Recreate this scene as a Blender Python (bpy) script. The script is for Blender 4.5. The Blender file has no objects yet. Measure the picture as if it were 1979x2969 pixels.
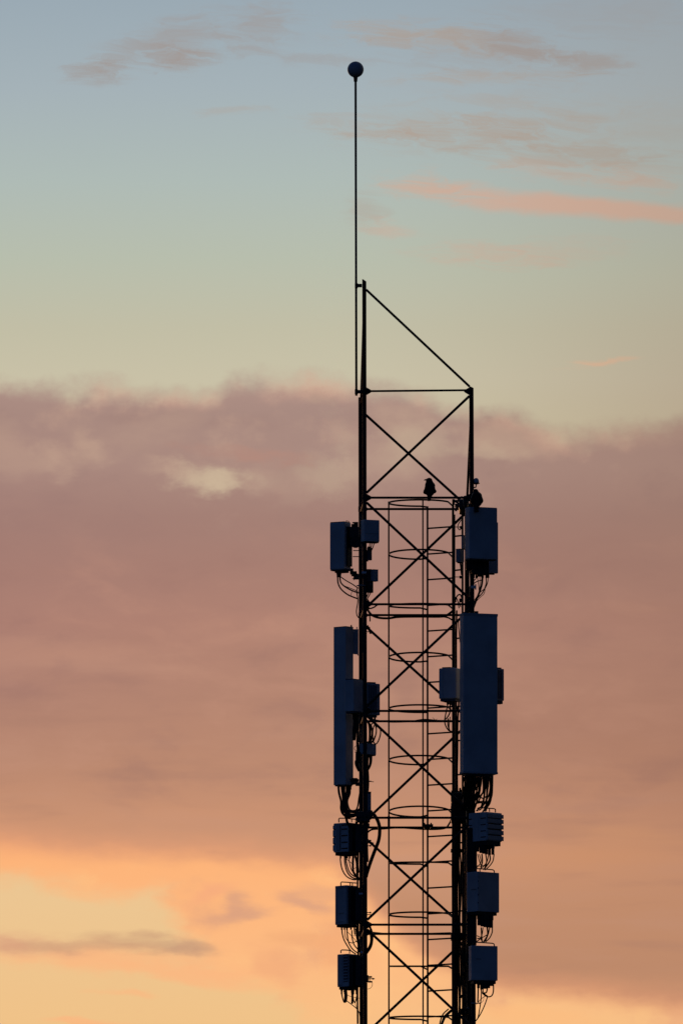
import bpy, bmesh, math, random
from mathutils import Vector, Matrix
random.seed(7)
S = bpy.context.scene
COL = S.collection
R = math.radians

# ------------------------------------------------------------------ camera
DIST, CAM_Z, PITCH = 240.0, 1.7, R(6.0)
IMG_W, IMG_H = 1979.0, 2969.0
PXM = 250.0                                   # photo pixels per metre at the tower
F_PX = PXM * DIST / math.cos(PITCH)
cam_d = bpy.data.cameras.new("camera")
cam = bpy.data.objects.new("camera", cam_d); COL.objects.link(cam)
cam.location = (0, -DIST, CAM_Z); cam.rotation_euler = (R(90) + PITCH, 0, 0)
cam_d.sensor_fit = 'HORIZONTAL'; cam_d.sensor_width = 36.0
cam_d.lens = F_PX * 36.0 / IMG_W
cam_d.clip_start = 1.0; cam_d.clip_end = 20000.0
S.camera = cam
S.view_settings.view_transform = 'Standard'; S.view_settings.look = 'None'
S.view_settings.exposure = 0.0; S.view_settings.gamma = 1.0
S.render.film_transparent = False

# ------------------------------------------------------------------ dusk sky
def lin(c):
    return tuple(((v/255.0)/12.92 if v/255.0 <= .04045 else (((v/255.0)+.055)/1.055)**2.4) for v in c) + (1.0,)

class Sk:
    """Tiny expression builder over shader nodes."""
    nt = None
    def __init__(s, sock): s.s = sock
    @staticmethod
    def put(sock, v):
        if isinstance(v, Sk): Sk.nt.links.new(v.s, sock)
        else: sock.default_value = v
    @staticmethod
    def m(op, *a, clamp=False):
        n = Sk.nt.nodes.new('ShaderNodeMath'); n.operation = op; n.use_clamp = clamp
        for i, v in enumerate(a): Sk.put(n.inputs[i], v)
        return Sk(n.outputs[0])
    def __add__(a, b): return Sk.m('ADD', a, b)
    __radd__ = __add__
    def __sub__(a, b): return Sk.m('SUBTRACT', a, b)
    def __rsub__(a, b): return Sk.m('SUBTRACT', b, a)
    def __mul__(a, b): return Sk.m('MULTIPLY', a, b)
    __rmul__ = __mul__
    def __truediv__(a, b): return Sk.m('DIVIDE', a, b)

def smooth(x, a, b, lo=0.0, hi=1.0):
    n = Sk.nt.nodes.new('ShaderNodeMapRange'); n.interpolation_type = 'SMOOTHSTEP'
    Sk.put(n.inputs[0], x)
    for i, v in zip((1, 2, 3, 4), (a, b, lo, hi)): Sk.put(n.inputs[i], v)
    return Sk(n.outputs[0])
def vec(x, y, z=0.0):
    n = Sk.nt.nodes.new('ShaderNodeCombineXYZ')
    for i, v in enumerate((x, y, z)): Sk.put(n.inputs[i], v)
    return Sk(n.outputs[0])
def noise(v, scale, detail=4.0, rough=.55, dist=0.0):
    n = Sk.nt.nodes.new('ShaderNodeTexNoise'); n.noise_dimensions = '3D'
    Sk.put(n.inputs['Vector'], v); n.inputs['Scale'].default_value = scale
    n.inputs['Detail'].default_value = detail; n.inputs['Roughness'].default_value = rough
    n.inputs['Distortion'].default_value = dist
    return Sk(n.outputs['Fac'])
def fcurve(x, pts, lo, hi):
    """Piecewise curve y(x) with x in [lo, hi]; values kept inside 0..4 by scaling."""
    n = Sk.nt.nodes.new('ShaderNodeFloatCurve')
    Sk.put(n.inputs['Value'], smoothless(x, lo, hi))
    c = n.mapping.curves[0]
    p = [((a-lo)/(hi-lo), b/4.0) for a, b in pts]
    c.points[0].location = p[0]; c.points[-1].location = p[-1]
    for q in p[1:-1]: c.points.new(*q)
    n.mapping.update()
    return Sk(n.outputs[0]) * 4.0
def smoothless(x, lo, hi):
    n = Sk.nt.nodes.new('ShaderNodeMapRange'); n.clamp = True
    Sk.put(n.inputs[0], x); n.inputs[1].default_value = lo; n.inputs[2].default_value = hi
    return Sk(n.outputs[0])
def ramp(x, stops, lo, hi):
    n = Sk.nt.nodes.new('ShaderNodeValToRGB')
    Sk.put(n.inputs[0], smoothless(x, lo, hi))
    e = n.color_ramp.elements
    while len(e) > 1: e.remove(e[-1])
    e[0].position = (stops[0][0]-lo)/(hi-lo); e[0].color = lin(stops[0][1])
    for a, c in stops[1:]:
        k = e.new((a-lo)/(hi-lo)); k.color = lin(c)
    n.color_ramp.interpolation = 'B_SPLINE' if False else 'EASE'
    n.color_ramp.interpolation = 'LINEAR'
    return Sk(n.outputs[0])
def mixc(a, b, f):
    n = Sk.nt.nodes.new('ShaderNodeMix'); n.data_type = 'RGBA'
    Sk.put(n.inputs[0], f); Sk.put(n.inputs[6], a); Sk.put(n.inputs[7], b)
    return Sk(n.outputs[2])
def scalec(a, f):
    n = Sk.nt.nodes.new('ShaderNodeVectorMath'); n.operation = 'SCALE'
    Sk.put(n.inputs[0], a); Sk.put(n.inputs[3], f)
    return Sk(n.outputs[0])

world = bpy.data.worlds.new("World"); S.world = world; world.use_nodes = True
SUN_EL, SUN_AZ = R(1.5), R(-16)               # low sun behind the tower, a little to the left
def build_sky():
    nt = world.node_tree; nt.nodes.clear(); Sk.nt = nt
    out = nt.nodes.new('ShaderNodeOutputWorld'); bg = nt.nodes.new('ShaderNodeBackground')
    nt.links.new(bg.outputs[0], out.inputs[0])
    tc = nt.nodes.new('ShaderNodeTexCoord')
    sep = nt.nodes.new('ShaderNodeSeparateXYZ'); nt.links.new(tc.outputs['Generated'], sep.inputs[0])
    dx, dy, dz = (Sk(sep.outputs[i]) for i in range(3))
    # azimuth and elevation of the direction of view, in thousandths of the photo's pixel angle
    ysafe = Sk.m('MAXIMUM', dy, .05)
    U = .9895 + (dx/ysafe)*(F_PX/1000*math.cos(PITCH))
    V = 1.4845 - (dz/ysafe - math.tan(PITCH))*(F_PX/1000/1.011)
    # soft turbulence of the air
    base = vec(U, V*1.9, 0.3)
    w1 = noise(base, 2.2, 3, .5) - .5
    w2 = noise(vec(U, V*1.9, 5.7), 2.2, 3, .5) - .5
    f1 = noise(vec(U, V*2.2, 2.1), 9.0, 4, .55) - .5
    f2 = noise(vec(U, V*2.2, 8.9), 9.0, 4, .55) - .5
    Uw = U + w1*.16 + f1*.09
    Vw = V + w2*.07 + f2*.035
    # colour of the clear air from the zenith side down to the horizon glow
    clear = ramp(V, [(-.6, (140,158,176)), (0, (155,170,180)), (.25, (165,178,184)), (.52, (175,187,182)),
                     (.75, (184,190,173)), (.95, (194,190,166)), (1.1, (201,193,167)), (1.45, (206,190,152)),
                     (2.0, (224,190,146)), (2.6, (236,198,146)), (2.97, (240,194,136)), (3.6, (232,160,100))], -.6, 3.6)
    col = clear
    uvw = vec(Uw, Vw, 1.0); uvf = vec(U + f1*.12, V + f2*.10, 1.0)
    def blob(cu, cv, lu, lv, ang, at=None):
        c, q = math.cos(R(ang)), math.sin(R(ang))
        def lin3(x, y, z):
            d = nt.nodes.new('ShaderNodeVectorMath'); d.operation = 'DOT_PRODUCT'
            nt.links.new((at or uvw).s, d.inputs[0]); d.inputs[1].default_value = (x, y, z)
            return Sk(d.outputs['Value'])
        a = lin3(c/lu, q/lu, -(cu*c + cv*q)/lu)
        b = lin3(-q/lv, c/lv, (cu*q - cv*c)/lv)
        return Sk.m('POWER', math.exp(-2.0), Sk.m('MULTIPLY_ADD', a, a, b*b))
    n_fine = noise(vec(U*.8, V*2.6, 31.0), 7.0, 6, .58)
    n_mid = noise(vec(U*.8, V*1.7, 41.0), 4.6, 6, .56, .3)
    memo = {}
    def rag(b, n, k=1.5, lo=.22, hi=1.05):
        key = (id(n), k)
        if key not in memo: memo[key] = (n - .5)*k
        return smooth(b + memo[key], lo, hi) * smooth(b, .03, .35)
    n_puff = noise(vec(U + w1*.05, V*1.25, 51.0), 4.2, 7, .58)
    n_fib = noise(vec(U*.9 + f1*.25, V*4.2 + w2*.3 - U*.25, 61.0), 7.5, 7, .66, .5)
    # broken texture for the wisps
    tex = smooth(noise(vec(U*.8, V*3.0, 1.3), 5.5, 5, .6), .30, .62)
    tex2 = smooth(noise(vec(U*.9, V*3.2, 11.3), 9.0, 5, .6), .25, .65)
    brown = lin((161,150,145)); pink = lin((208,172,152)); dusk = lin((177,161,148))
    wisps = [  # centre u, v, half length, half height, tilt, colour, amount
        (.47,.125,.18,.040,-18,brown,.55), (.50,.17,.085,.030,4,brown,.9), (.28,.205,.10,.016,-9,brown,.75),
        (.31,.236,.07,.015,-4,brown,.6), (.76,.085,.13,.040,-10,brown,.6), (.93,.165,.17,.014,0,brown,.35),
        (1.30,.112,.24,.028,5,dusk,.75), (1.52,.125,.13,.030,9,brown,.75), (1.66,.165,.15,.018,9,brown,.8), (1.42,.215,.24,.017,-3,dusk,.6),
        (1.42,.145,.30,.05,4,brown,.3), (1.22,.385,.16,.026,-6,dusk,.65), (1.44,.39,.14,.026,5,dusk,.7), (1.32,.44,.16,.016,14,dusk,.45),
        (1.55,.345,.24,.018,3,dusk,.5), (1.70,.43,.26,.020,4,dusk,.55), (1.60,.49,.22,.026,6,pink,.4),
        (1.84,.515,.13,.026,8,pink,.55), (1.82,.36,.30,.07,4,dusk,.25), (1.06,.39,.12,.012,2,dusk,.5),
        (1.40,.735,.18,.026,4,pink,.55), (1.60,.73,.20,.030,-4,pink,.32), (1.06,.60,.06,.03,15,dusk,.4), (1.13,.655,.07,.018,12,pink,.4),
        (1.24,.535,.12,.030,4,lin((206,172,150)),.6), (1.36,.40,.40,.05,6,dusk,.30), (1.62,.455,.34,.03,8,dusk,.35), (1.5,.30,.25,.02,3,dusk,.35), (1.75,1.043,.12,.009,-9,lin((232,186,152)),.75), (.66,.312,.10,.010,0,dusk,.3), (.98,.36,.12,.02,12,dusk,.2), (1.75,.03,.3,.05,6,brown,.25)]
    for (cu, cv, lu, lv, an, c_, am) in wisps:
        col = mixc(col, c_, rag(blob(cu, cv, lu*1.5, lv*2.1, an), n_fib, 2.8, .05, 1.3) * am)
    # the long pink streak that runs out of the right edge
    tail = smooth(U, 1.08, 1.75)
    mid = fcurve(U, [(1.0,.515), (1.2,.535), (1.4,.572), (1.6,.590), (1.8,.608), (2.0,.622), (2.4,.66)], 1.0, 2.4)
    half = fcurve(U, [(1.0,.018), (1.25,.034), (1.45,.036), (1.7,.031), (2.0,.028), (2.4,.022)], 1.0, 2.4)
    strk = smooth(Sk.m('ABSOLUTE', V + f2*.035 + w2*.03 - mid) / half, 1.35, .25) * smooth(n_fib + tail*.45, .30, .80) * smooth(U, 1.08, 1.28)
    col = mixc(col, lin((214,173,152)), strk * (.60 + tail*.35))
    # high streaks go on outside the photographed part of the sky
    far = noise(vec(U*.35, V*1.6, 21.0), 1.0, 5, .55)
    outside = Sk.m('MAXIMUM', smooth(Sk.m('ABSOLUTE', U - .99), 1.15, 1.8), smooth(V, -.05, -.6))
    col = mixc(col, lin((182,160,150)), smooth(far, .52, .75) * outside * .6)

    # ---- the great cloud bank
    top = fcurve(U, [(-.2,1.10), (0,1.115), (.10,1.125), (.24,1.14), (.44,1.135), (.58,1.155), (.63,1.148), (.67,1.125), (.72,1.115), (.80,1.118), (.95,1.118),
                     (1.06,1.13), (1.20,1.15), (1.34,1.20), (1.42,1.215), (1.50,1.235), (1.58,1.28), (1.65,1.288), (1.76,1.265), (1.90,1.25), (2.2,1.23)], -.2, 2.2)
    bot = fcurve(U, [(-.2,2.45), (0,2.455), (.2,2.475), (.4,2.485), (.6,2.50), (.85,2.52), (.98,2.535), (1.05,2.60), (1.14,2.70), (1.25,2.79), (1.4,2.855),
                     (1.6,2.885), (1.8,2.905), (2.2,2.95)], -.2, 2.2)
    Vt = V + w2*.02 + (n_puff - .5)*.14 + (noise(vec(U, V*1.3, 71.0), 13.0, 5, .6) - .5)*.05
    body = smooth(Vt - top, -.055, .040)
    Vb = V + f1*.05 + w1*.07
    under = smooth(Vb - bot, .035, -.045)
    shade = noise(vec(U*.8, V*2.4, 3.1), 2.6, 4, .5)
    shade2 = noise(vec(U*.5, V*3.4, 13.1), 4.0, 4, .5)
    cl = ramp(V, [(1.05,(176,146,136)), (1.20,(168,138,128)), (1.35,(170,138,127)), (1.5,(164,128,117)), (1.65,(168,127,114)), (1.8,(176,130,114)),
                  (2.0,(180,133,113)), (2.2,(187,137,112)), (2.36,(200,145,114)), (2.48,(207,150,116)), (2.62,(197,143,110)), (2.8,(190,138,107)), (3.0,(196,142,108))], 1.05, 3.0)
    cl = mixc(cl, lin((150,118,112)), smooth(shade, .50, .78) * smooth(V, 1.62, 1.45) * .45)
    cl = mixc(cl, lin((198,150,126)), smooth(shade2, .48, .75) * smooth(V, 1.7, 1.95) * .28)
    cl = mixc(cl, lin((168,124,106)), smooth(shade2, .48, .25) * smooth(V, 1.55, 1.9) * .35)
    upper = smooth(V, 1.62, 1.30)
    cl = mixc(cl, lin((146,117,113)), smooth(n_puff, .50, .72) * upper * .50)
    cl = mixc(cl, lin((192,158,139)), smooth(n_puff, .46, .26) * upper * .50)
    # thin, lighter places where the sky shows through the upper half
    thin = lin((206,184,155)); haze_p = lin((192,160,140))
    for (cu, cv, lu, lv, an, c_, am) in [
            (.60,1.385,.135,.045,5,thin,1.0), (.66,1.395,.06,.035,20,thin,.6), (.50,1.365,.10,.035,10,haze_p,.7), (.25,1.29,.08,.045,30,haze_p,.8), (.16,1.33,.07,.045,35,haze_p,.8),
            (.44,1.24,.20,.06,-15,haze_p,.35), (.97,1.38,.10,.06,20,thin,.35), (1.0,1.27,.07,.07,-30,thin,.45), (.90,1.115,.13,.045,10,haze_p,.7), (1.12,1.33,.15,.09,10,haze_p,.5), (.80,1.40,.16,.05,8,haze_p,.35),
            (1.18,1.21,.18,.05,10,haze_p,.6), (1.22,1.28,.12,.06,0,thin,.4), (1.47,1.285,.16,.05,10,haze_p,.75), (1.42,1.31,.10,.03,5,thin,.35), (.03,1.31,.14,.07,20,haze_p,.6), (.70,1.31,.18,.025,5,lin((184,138,122)),.7),
            (1.86,1.26,.20,.04,-4,haze_p,.4)]:
        cl = mixc(cl, c_, rag(blob(cu, cv, lu*1.45, lv*1.6, an, uvf), n_puff, 2.6, .10, 1.25) * am)
    # warmer patches low in the bank
    for (cu, cv, lu, lv, an, c_, am) in [
            (.10,1.90,.35,.05,-4,lin((196,146,122)),.5), (.05,2.0,.16,.04,4,lin((160,118,106)),.5), (1.70,2.48,.40,.06,-3,lin((212,150,108)),.6), (1.80,2.42,.3,.03,4,lin((214,154,112)),.4),
            (.5,2.36,.5,.04,-2,lin((206,148,114)),.4), (1.55,2.1,.5,.12,0,lin((168,122,104)),.4), (1.55,1.62,.5,.12,0,lin((160,120,108)),.35)]:
        cl = mixc(cl, c_, blob(cu, cv, lu, lv, an) * am)
    cl = mixc(cl, lin((150,112,104)), smooth(n_mid, .50, .74) * smooth(V, 1.45, 1.7) * smooth(V, 2.5, 2.2) * .30)
    cl = mixc(cl, lin((204,152,128)), smooth(n_mid, .50, .28) * smooth(V, 1.45, 1.7) * smooth(V, 2.5, 2.2) * .22)
    # lit upper rim
    rim = smooth(Vt - top, -.05, -.005) * smooth(Vt - top, .06, -.005)
    cl = mixc(cl, lin((212,168,146)), rim * smooth(noise(vec(U, V, 7.7), 4.0, 3), .42, .62) * .75)

    # ---- the glow under the bank
    glow_c = ramp(V, [(2.40,(240,164,116)), (2.50,(253,180,122)), (2.66,(253,184,127)), (2.80,(252,187,130)), (2.97,(247,191,133))], 2.4, 2.97)
    glow = smooth(Vb - bot, .30, .02)
    patch = rag(smooth(U + w1*.25, .30, .72) * smooth(V + w2*.10 + (U-.7)*-.34, 2.97, 2.72), n_mid, 1.3, .2, .7)
    glow = Sk.m('MAXIMUM', smooth(Vb - bot + (n_mid-.5)*.16, .15, .05), patch)
    low = mixc(clear, glow_c, smooth(V, 2.3, 2.42) * glow)
    low = mixc(low, lin((232,168,126)), smooth(n_puff, .52, .74) * smooth(V, 2.46, 2.56) * smooth(U + w1*.3, .25, .6) * .65)
    low = mixc(low, lin((255,196,134)), smooth(n_puff, .46, .28) * smooth(V, 2.46, 2.56) * glow * .5)
    peach = lin((252,182,128)); smoke = lin((220,162,128)); grey = lin((200,155,122))
    for (cu, cv, lu, lv, an, c_, am) in [
            (.35,2.785,.45,.05,4,peach,.75), (.55,2.83,.30,.03,8,peach,.6), (.10,2.735,.20,.035,6,smoke,.55), (.24,2.745,.34,.020,3,grey,.55), (.44,2.742,.24,.028,6,grey,.6), (.56,2.757,.11,.024,8,lin((194,150,122)),.6),
            (.45,2.715,.09,.016,6,grey,.55), (.02,2.725,.10,.022,12,smoke,.6),
            (.715,2.635,.06,.055,40,smoke,.95), (.69,2.665,.13,.024,-8,smoke,.8), (.89,2.62,.09,.030,18,smoke,.85), (.62,2.60,.10,.03,-20,lin((246,172,126)),.8), (.80,2.80,.10,.05,30,lin((242,172,124)),.7), (.93,2.58,.10,.03,5,smoke,.45), (.86,2.73,.08,.03,0,lin((238,170,120)),.6),
            (.95,2.72,.07,.10,0,lin((244,172,120)),.7), (.38,2.885,.12,.012,4,peach,.6), (.25,2.965,.15,.012,2,peach,.7), (1.5,2.93,.3,.03,6,lin((252,188,128)),.7)]:
        low = mixc(low, c_, rag(blob(cu, cv, lu*1.3, lv*1.4, an), n_fine, 1.2, .15, 1.1) * am)
    # the bank lights up along its lower edge
    hot = smooth(Vb - bot, -.11, .02)
    cl = mixc(cl, lin((230,160,118)), hot * .75 * smooth(V, 2.2, 2.4))

    bank = mixc(low, cl, under)
    col = mixc(col, bank, body)
    dull = smooth(U, .9, 2.5) * smooth(V, 2.9, 2.2)
    col = mixc(col, ramp(V, [(.0,(150,150,150)), (.8,(160,146,124)), (1.15,(150,120,104)), (2.2,(150,104,86))], 0, 2.2), dull * .50)
    mauve = smooth(U, .9, -.6) * smooth(V, 1.1, 1.4) * smooth(V, 2.4, 1.9)
    col = mixc(col, lin((160,118,116)), mauve * .30)

    # the rest of the dome: a dim dusk sky, bluer and a little brighter away to the left behind the viewer
    sky = nt.nodes.new('ShaderNodeTexSky'); sky.sky_type = 'NISHITA'; sky.sun_disc = False
    sky.sun_elevation = SUN_EL; sky.sun_rotation = SUN_AZ
    sky.air_density = 1.6; sky.dust_density = 1.0; sky.ozone_density = 4.0
    side = Sk.m('MAXIMUM', dx*-.62 + dy*-.62 + dz*.45 + .25, .02)
    dome = scalec(Sk(sky.outputs[0]), DOME * side)
    tint = nt.nodes.new('ShaderNodeMix'); tint.data_type = 'RGBA'; tint.blend_type = 'MULTIPLY'
    tint.inputs[0].default_value = 1.0
    nt.links.new(dome.s, tint.inputs[6]); tint.inputs[7].default_value = (.60, .86, 1.55, 1)
    dome = Sk(tint.outputs[2])
    front = smooth(dy + dx*.18, .28, .93)
    col = mixc(dome, col, front)
    nt.links.new(col.s, bg.inputs[0]); bg.inputs[1].default_value = 1.0
DOME = .11
build_sky()
world.cycles.sampling_method = 'MANUAL'; world.cycles.sample_map_resolution = 1024

sun_d = bpy.data.lights.new("sun", 'SUN'); sun_d.energy = .4; sun_d.angle = R(1.5); sun_d.color = (1.0, .45, .2)
sun = bpy.data.objects.new("sun", sun_d); COL.objects.link(sun)
to_sun = Vector((math.sin(SUN_AZ)*math.cos(SUN_EL), math.cos(SUN_AZ)*math.cos(SUN_EL), math.sin(SUN_EL)))
sun.rotation_euler = to_sun.to_track_quat('Z', 'Y').to_euler()
sun.location = (0, 0, 60)
# ------------------------------------------------------------------ materials
def material(name, color, rough=.6, metal=0.0, vary=.15, scale=18.0, bump=0.0, spec=.35):
    m = bpy.data.materials.new(name); m.use_nodes = True
    nt = m.node_tree; b = nt.nodes['Principled BSDF']
    b.inputs['Roughness'].default_value = rough; b.inputs['Metallic'].default_value = metal
    b.inputs['Specular IOR Level'].default_value = spec
    tc = nt.nodes.new('ShaderNodeTexCoord'); n = nt.nodes.new('ShaderNodeTexNoise')
    n.inputs['Scale'].default_value = scale; n.inputs['Detail'].default_value = 5
    nt.links.new(tc.outputs['Object'], n.inputs['Vector'])
    r = nt.nodes.new('ShaderNodeValToRGB'); e = r.color_ramp.elements
    e[0].position = .3; e[1].position = .72
    e[0].color = tuple(c*(1-vary) for c in color) + (1,)
    e[1].color = tuple(min(1, c*(1+vary)) for c in color) + (1,)
    nt.links.new(n.outputs['Fac'], r.inputs[0]); nt.links.new(r.outputs[0], b.inputs['Base Color'])
    if bump:
        bp = nt.nodes.new('ShaderNodeBump'); bp.inputs['Strength'].default_value = bump; bp.inputs['Distance'].default_value = .004
        nt.links.new(n.outputs['Fac'], bp.inputs['Height']); nt.links.new(bp.outputs[0], b.inputs['Normal'])
    return m
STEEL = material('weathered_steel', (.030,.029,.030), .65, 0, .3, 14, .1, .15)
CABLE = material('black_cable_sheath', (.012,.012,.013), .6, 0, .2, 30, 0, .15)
SHELL = material('pale_grey_paint', (.56,.57,.58), .55, 0, .16, 3.5, .05, .3)
SHELL2 = material('grey_paint', (.42,.43,.45), .6, 0, .10, 6, 0, .25)
CAST = material('cast_housing', (.10,.105,.115), .6, 0, .2, 20, .1, .2)
DARKBOX = material('dark_plastic', (.022,.022,.026), .6, 0, .2, 20, 0, .2)
ZINC = material('zinc_bracket', (.045,.045,.050), .55, 0, .3, 25, .1, .2)
FEATHER = material('black_feathers', (.010,.010,.012), .7, 0, .4, 40, .3, .15)
BEAK = material('horn_beak', (.012,.012,.012), .4, 0, .2, 40, 0, .3)
RED = material('red_glint', (.55,.045,.02), .5, 0, .1, 40, 0, .2)  # red light of the glints, put into the base colour
TAGM = material('white_tag', (.75,.77,.80), .5, 0, .1, 40, 0, .2)
TWIGM = material('dry_twig', (.06,.035,.025), .8, 0, .3, 40)
SOIL = material('dusk_field', (.035,.040,.020), .95, 0, .5, .05, .3, .1)

# ------------------------------------------------------------------ geometry helpers
def P(px, py, y=0.0):
    """World point at depth y that appears at photo pixel (px, py)."""
    u = (px - IMG_W/2)/F_PX; v = (IMG_H/2 - py)/F_PX
    c, s = math.cos(PITCH), math.sin(PITCH)
    d = Vector((u, c - v*s, s + v*c))
    t = (y + DIST)/d.y
    return Vector((d.x*t, y, CAM_Z + d.z*t))
def Z(ox, oy, s):
    return lambda *pts: [(ox + a/s, oy + b/s) for a, b in pts]
ZA, ZB, ZC, ZD = Z(930,1480,7.355), Z(930,1800,7.355), Z(930,2060,7.355), Z(930,2340,7.355)
ZE, ZF, ZG = Z(930,2640,7.15), Z(1210,1360,5.604), Z(1240,1740,6.192)
ZH, ZI, ZJ = Z(1240,2060,6.272), Z(1240,2320,6.272), Z(1240,2620,6.272)
ZK, ZL, ZM = Z(930,1380,2.851), Z(930,1780,2.851), Z(930,2280,2.851)

def smooth_path(pts, n=6):
    if len(pts) < 3: return [Vector(p) for p in pts]
    q = [Vector(p) for p in pts]; q = [q[0]*2 - q[1]] + q + [q[-1]*2 - q[-2]]
    out = []
    for i in range(1, len(q)-2):
        a, b, c, d = q[i-1:i+3]
        for k in range(n):
            t = k/n
            out.append(.5*((2*b) + (c-a)*t + (2*a-5*b+4*c-d)*t*t + (3*b-a-3*c+d)*t**3))
    out.append(q[-2]); return out

class MB:
    def __init__(s): s.v = []; s.f = []
    def add(s, verts, faces):
        o = len(s.v); s.v += [Vector(v) for v in verts]; s.f += [tuple(o+i for i in f) for f in faces]
    def box(s, lo, hi, bev=0.0, mat=None):
        """Box between two corners with chamfered edges."""
        bm = bmesh.new(); bmesh.ops.create_cube(bm, size=1.0)
        lo, hi = Vector(lo), Vector(hi); sz = hi - lo; c = (lo + hi)/2
        for v in bm.verts: v.co = Vector((v.co.x*sz.x, v.co.y*sz.y, v.co.z*sz.z)) + c
        if bev: bmesh.ops.bevel(bm, geom=bm.edges[:], offset=min(bev, .45*min(abs(sz.x), abs(sz.y), abs(sz.z))), segments=2, affect='EDGES', profile=.6)
        bm.verts.index_update()
        vs = [v.co.copy() for v in bm.verts]
        if mat is not None: vs = [mat @ v for v in vs]
        s.add(vs, [[v.index for v in f.verts] for f in bm.faces]); bm.free()
    def tube(s, pts, r, n=10, ry=None):
        pts = [Vector(p) for p in pts]; rs = r if isinstance(r, (list, tuple)) else [r]*len(pts)
        rings = []; nrm = None
        for i, p in enumerate(pts):
            t = (pts[min(i+1, len(pts)-1)] - pts[max(i-1, 0)]).normalized()
            if nrm is None:
                nrm = t.orthogonal().normalized()
            nrm = (nrm - t*nrm.dot(t)).normalized(); bn = t.cross(nrm)
            rings.append([p + (nrm*math.cos(6.28319*k/n) + bn*math.sin(6.28319*k/n))*rs[i] for k in range(n)])
        vs = [v for ring in rings for v in ring]; fs = []
        for i in range(len(pts)-1):
            for k in range(n):
                a = i*n + k; b = i*n + (k+1) % n
                fs.append((a, b, b+n, a+n))
        fs.append(tuple(range(n))[::-1]); fs.append(tuple(range(len(vs)-n, len(vs))))
        s.add(vs, fs)
    def strap(s, pts, thick, height, closed=False):
        """Flat bar swept along a nearly level path, standing upright."""
        pts = [Vector(p) for p in pts]; vs = []; fs = []
        for i, p in enumerate(pts):
            t = pts[min(i+1, len(pts)-1)] - pts[max(i-1, 0)]; t.z = 0; t.normalize()
            o = Vector((t.y, -t.x, 0))*thick/2; z = Vector((0, 0, height/2))
            vs += [p-o-z, p+o-z, p+o+z, p-o+z]
        for i in range(len(pts)-1):
            for k in range(4):
                a = i*4 + k; b = i*4 + (k+1) % 4; fs.append((a, b, b+4, a+4))
        fs.append((3, 2, 1, 0)); n = len(vs); fs.append((n-4, n-3, n-2, n-1))
        s.add(vs, fs)
    def lathe(s, prof, base, n=20):
        base = Vector(base); vs = []; fs = []
        for r, z in prof:
            vs += [base + Vector((r*math.cos(6.28319*k/n), r*math.sin(6.28319*k/n), z)) for k in range(n)]
        for i in range(len(prof)-1):
            for k in range(n):
                a = i*n + k; b = i*n + (k+1) % n; fs.append((a, b, b+n, a+n))
        fs.append(tuple(range(n))[::-1]); fs.append(tuple(range(len(vs)-n, len(vs)))); s.add(vs, fs)
    def loft(s, rings):
        n = len(rings[0]); vs = [v for r in rings for v in r]; fs = []
        for i in range(len(rings)-1):
            for k in range(n):
                a = i*n + k; b = i*n + (k+1) % n; fs.append((a, b, b+n, a+n))
        fs.append(tuple(range(n))[::-1]); fs.append(tuple(range(len(vs)-n, len(vs)))); s.add(vs, fs)
    def build(s, name, mat, parent=None, world=False, smooth=False):
        me = bpy.data.meshes.new(name); vs = s.v
        if parent is not None and world:
            inv = parent['_inv']; inv = Matrix([inv[i*4:i*4+4] for i in range(4)]) if not isinstance(inv, Matrix) else inv
            vs = [inv @ v for v in vs]
        me.from_pydata([tuple(v) for v in vs], [], s.f); me.update()
        me.materials.append(mat)
        if smooth:
            me.polygons.foreach_set('use_smooth', [True]*len(me.polygons))
        o = bpy.data.objects.new(name, me); COL.objects.link(o)
        if parent is not None: o.parent = parent
        return o

def tag(o, label, cat, group=None):
    o['label'] = label; o['category'] = cat
    if group: o['group'] = group
    return o
ROOTS = []
def thing(name, label, cat, loc=(0,0,0), rotz=0.0, group=None):
    o = bpy.data.objects.new(name, None); COL.objects.link(o)
    o.location = loc; o.rotation_euler = (0, 0, rotz); o.empty_display_size = .1
    M = Matrix.Translation(Vector(loc)) @ Matrix.Rotation(rotz, 4, 'Z')
    inv = M.inverted(); o['_inv'] = [inv[i][j] for i in range(4) for j in range(4)]; ROOTS.append(o)
    return tag(o, label, cat, group)

def px_path(pts, y0, y1=None, n=5, wob=0.0):
    y1 = y0 if y1 is None else y1; k = max(1, len(pts)-1)
    ps = [P(a, b, y0 + (y1-y0)*i/k + random.uniform(-wob, wob)) for i, (a, b) in enumerate(pts)]
    return smooth_path(ps, n)
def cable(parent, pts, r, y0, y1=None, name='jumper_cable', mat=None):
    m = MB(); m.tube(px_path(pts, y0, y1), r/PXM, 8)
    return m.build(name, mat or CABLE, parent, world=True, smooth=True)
def px_box(mb, x0, y0, x1, y1, near, far, bev=.004):
    """Box filling a pixel rectangle between two depths."""
    a = P(x0, y1, near); b = P(x1, y0, near)
    mb.box((a.x, near, a.z), (b.x, far, b.z), bev)

# ------------------------------------------------------------------ the ground far below the frame
g = MB(); g.add([(-6000,-6000,0), (6000,-6000,0), (6000,9000,0), (-6000,9000,0)], [(0,1,2,3)])
go = g.build('ground', SOIL); go['kind'] = 'structure'

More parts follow.
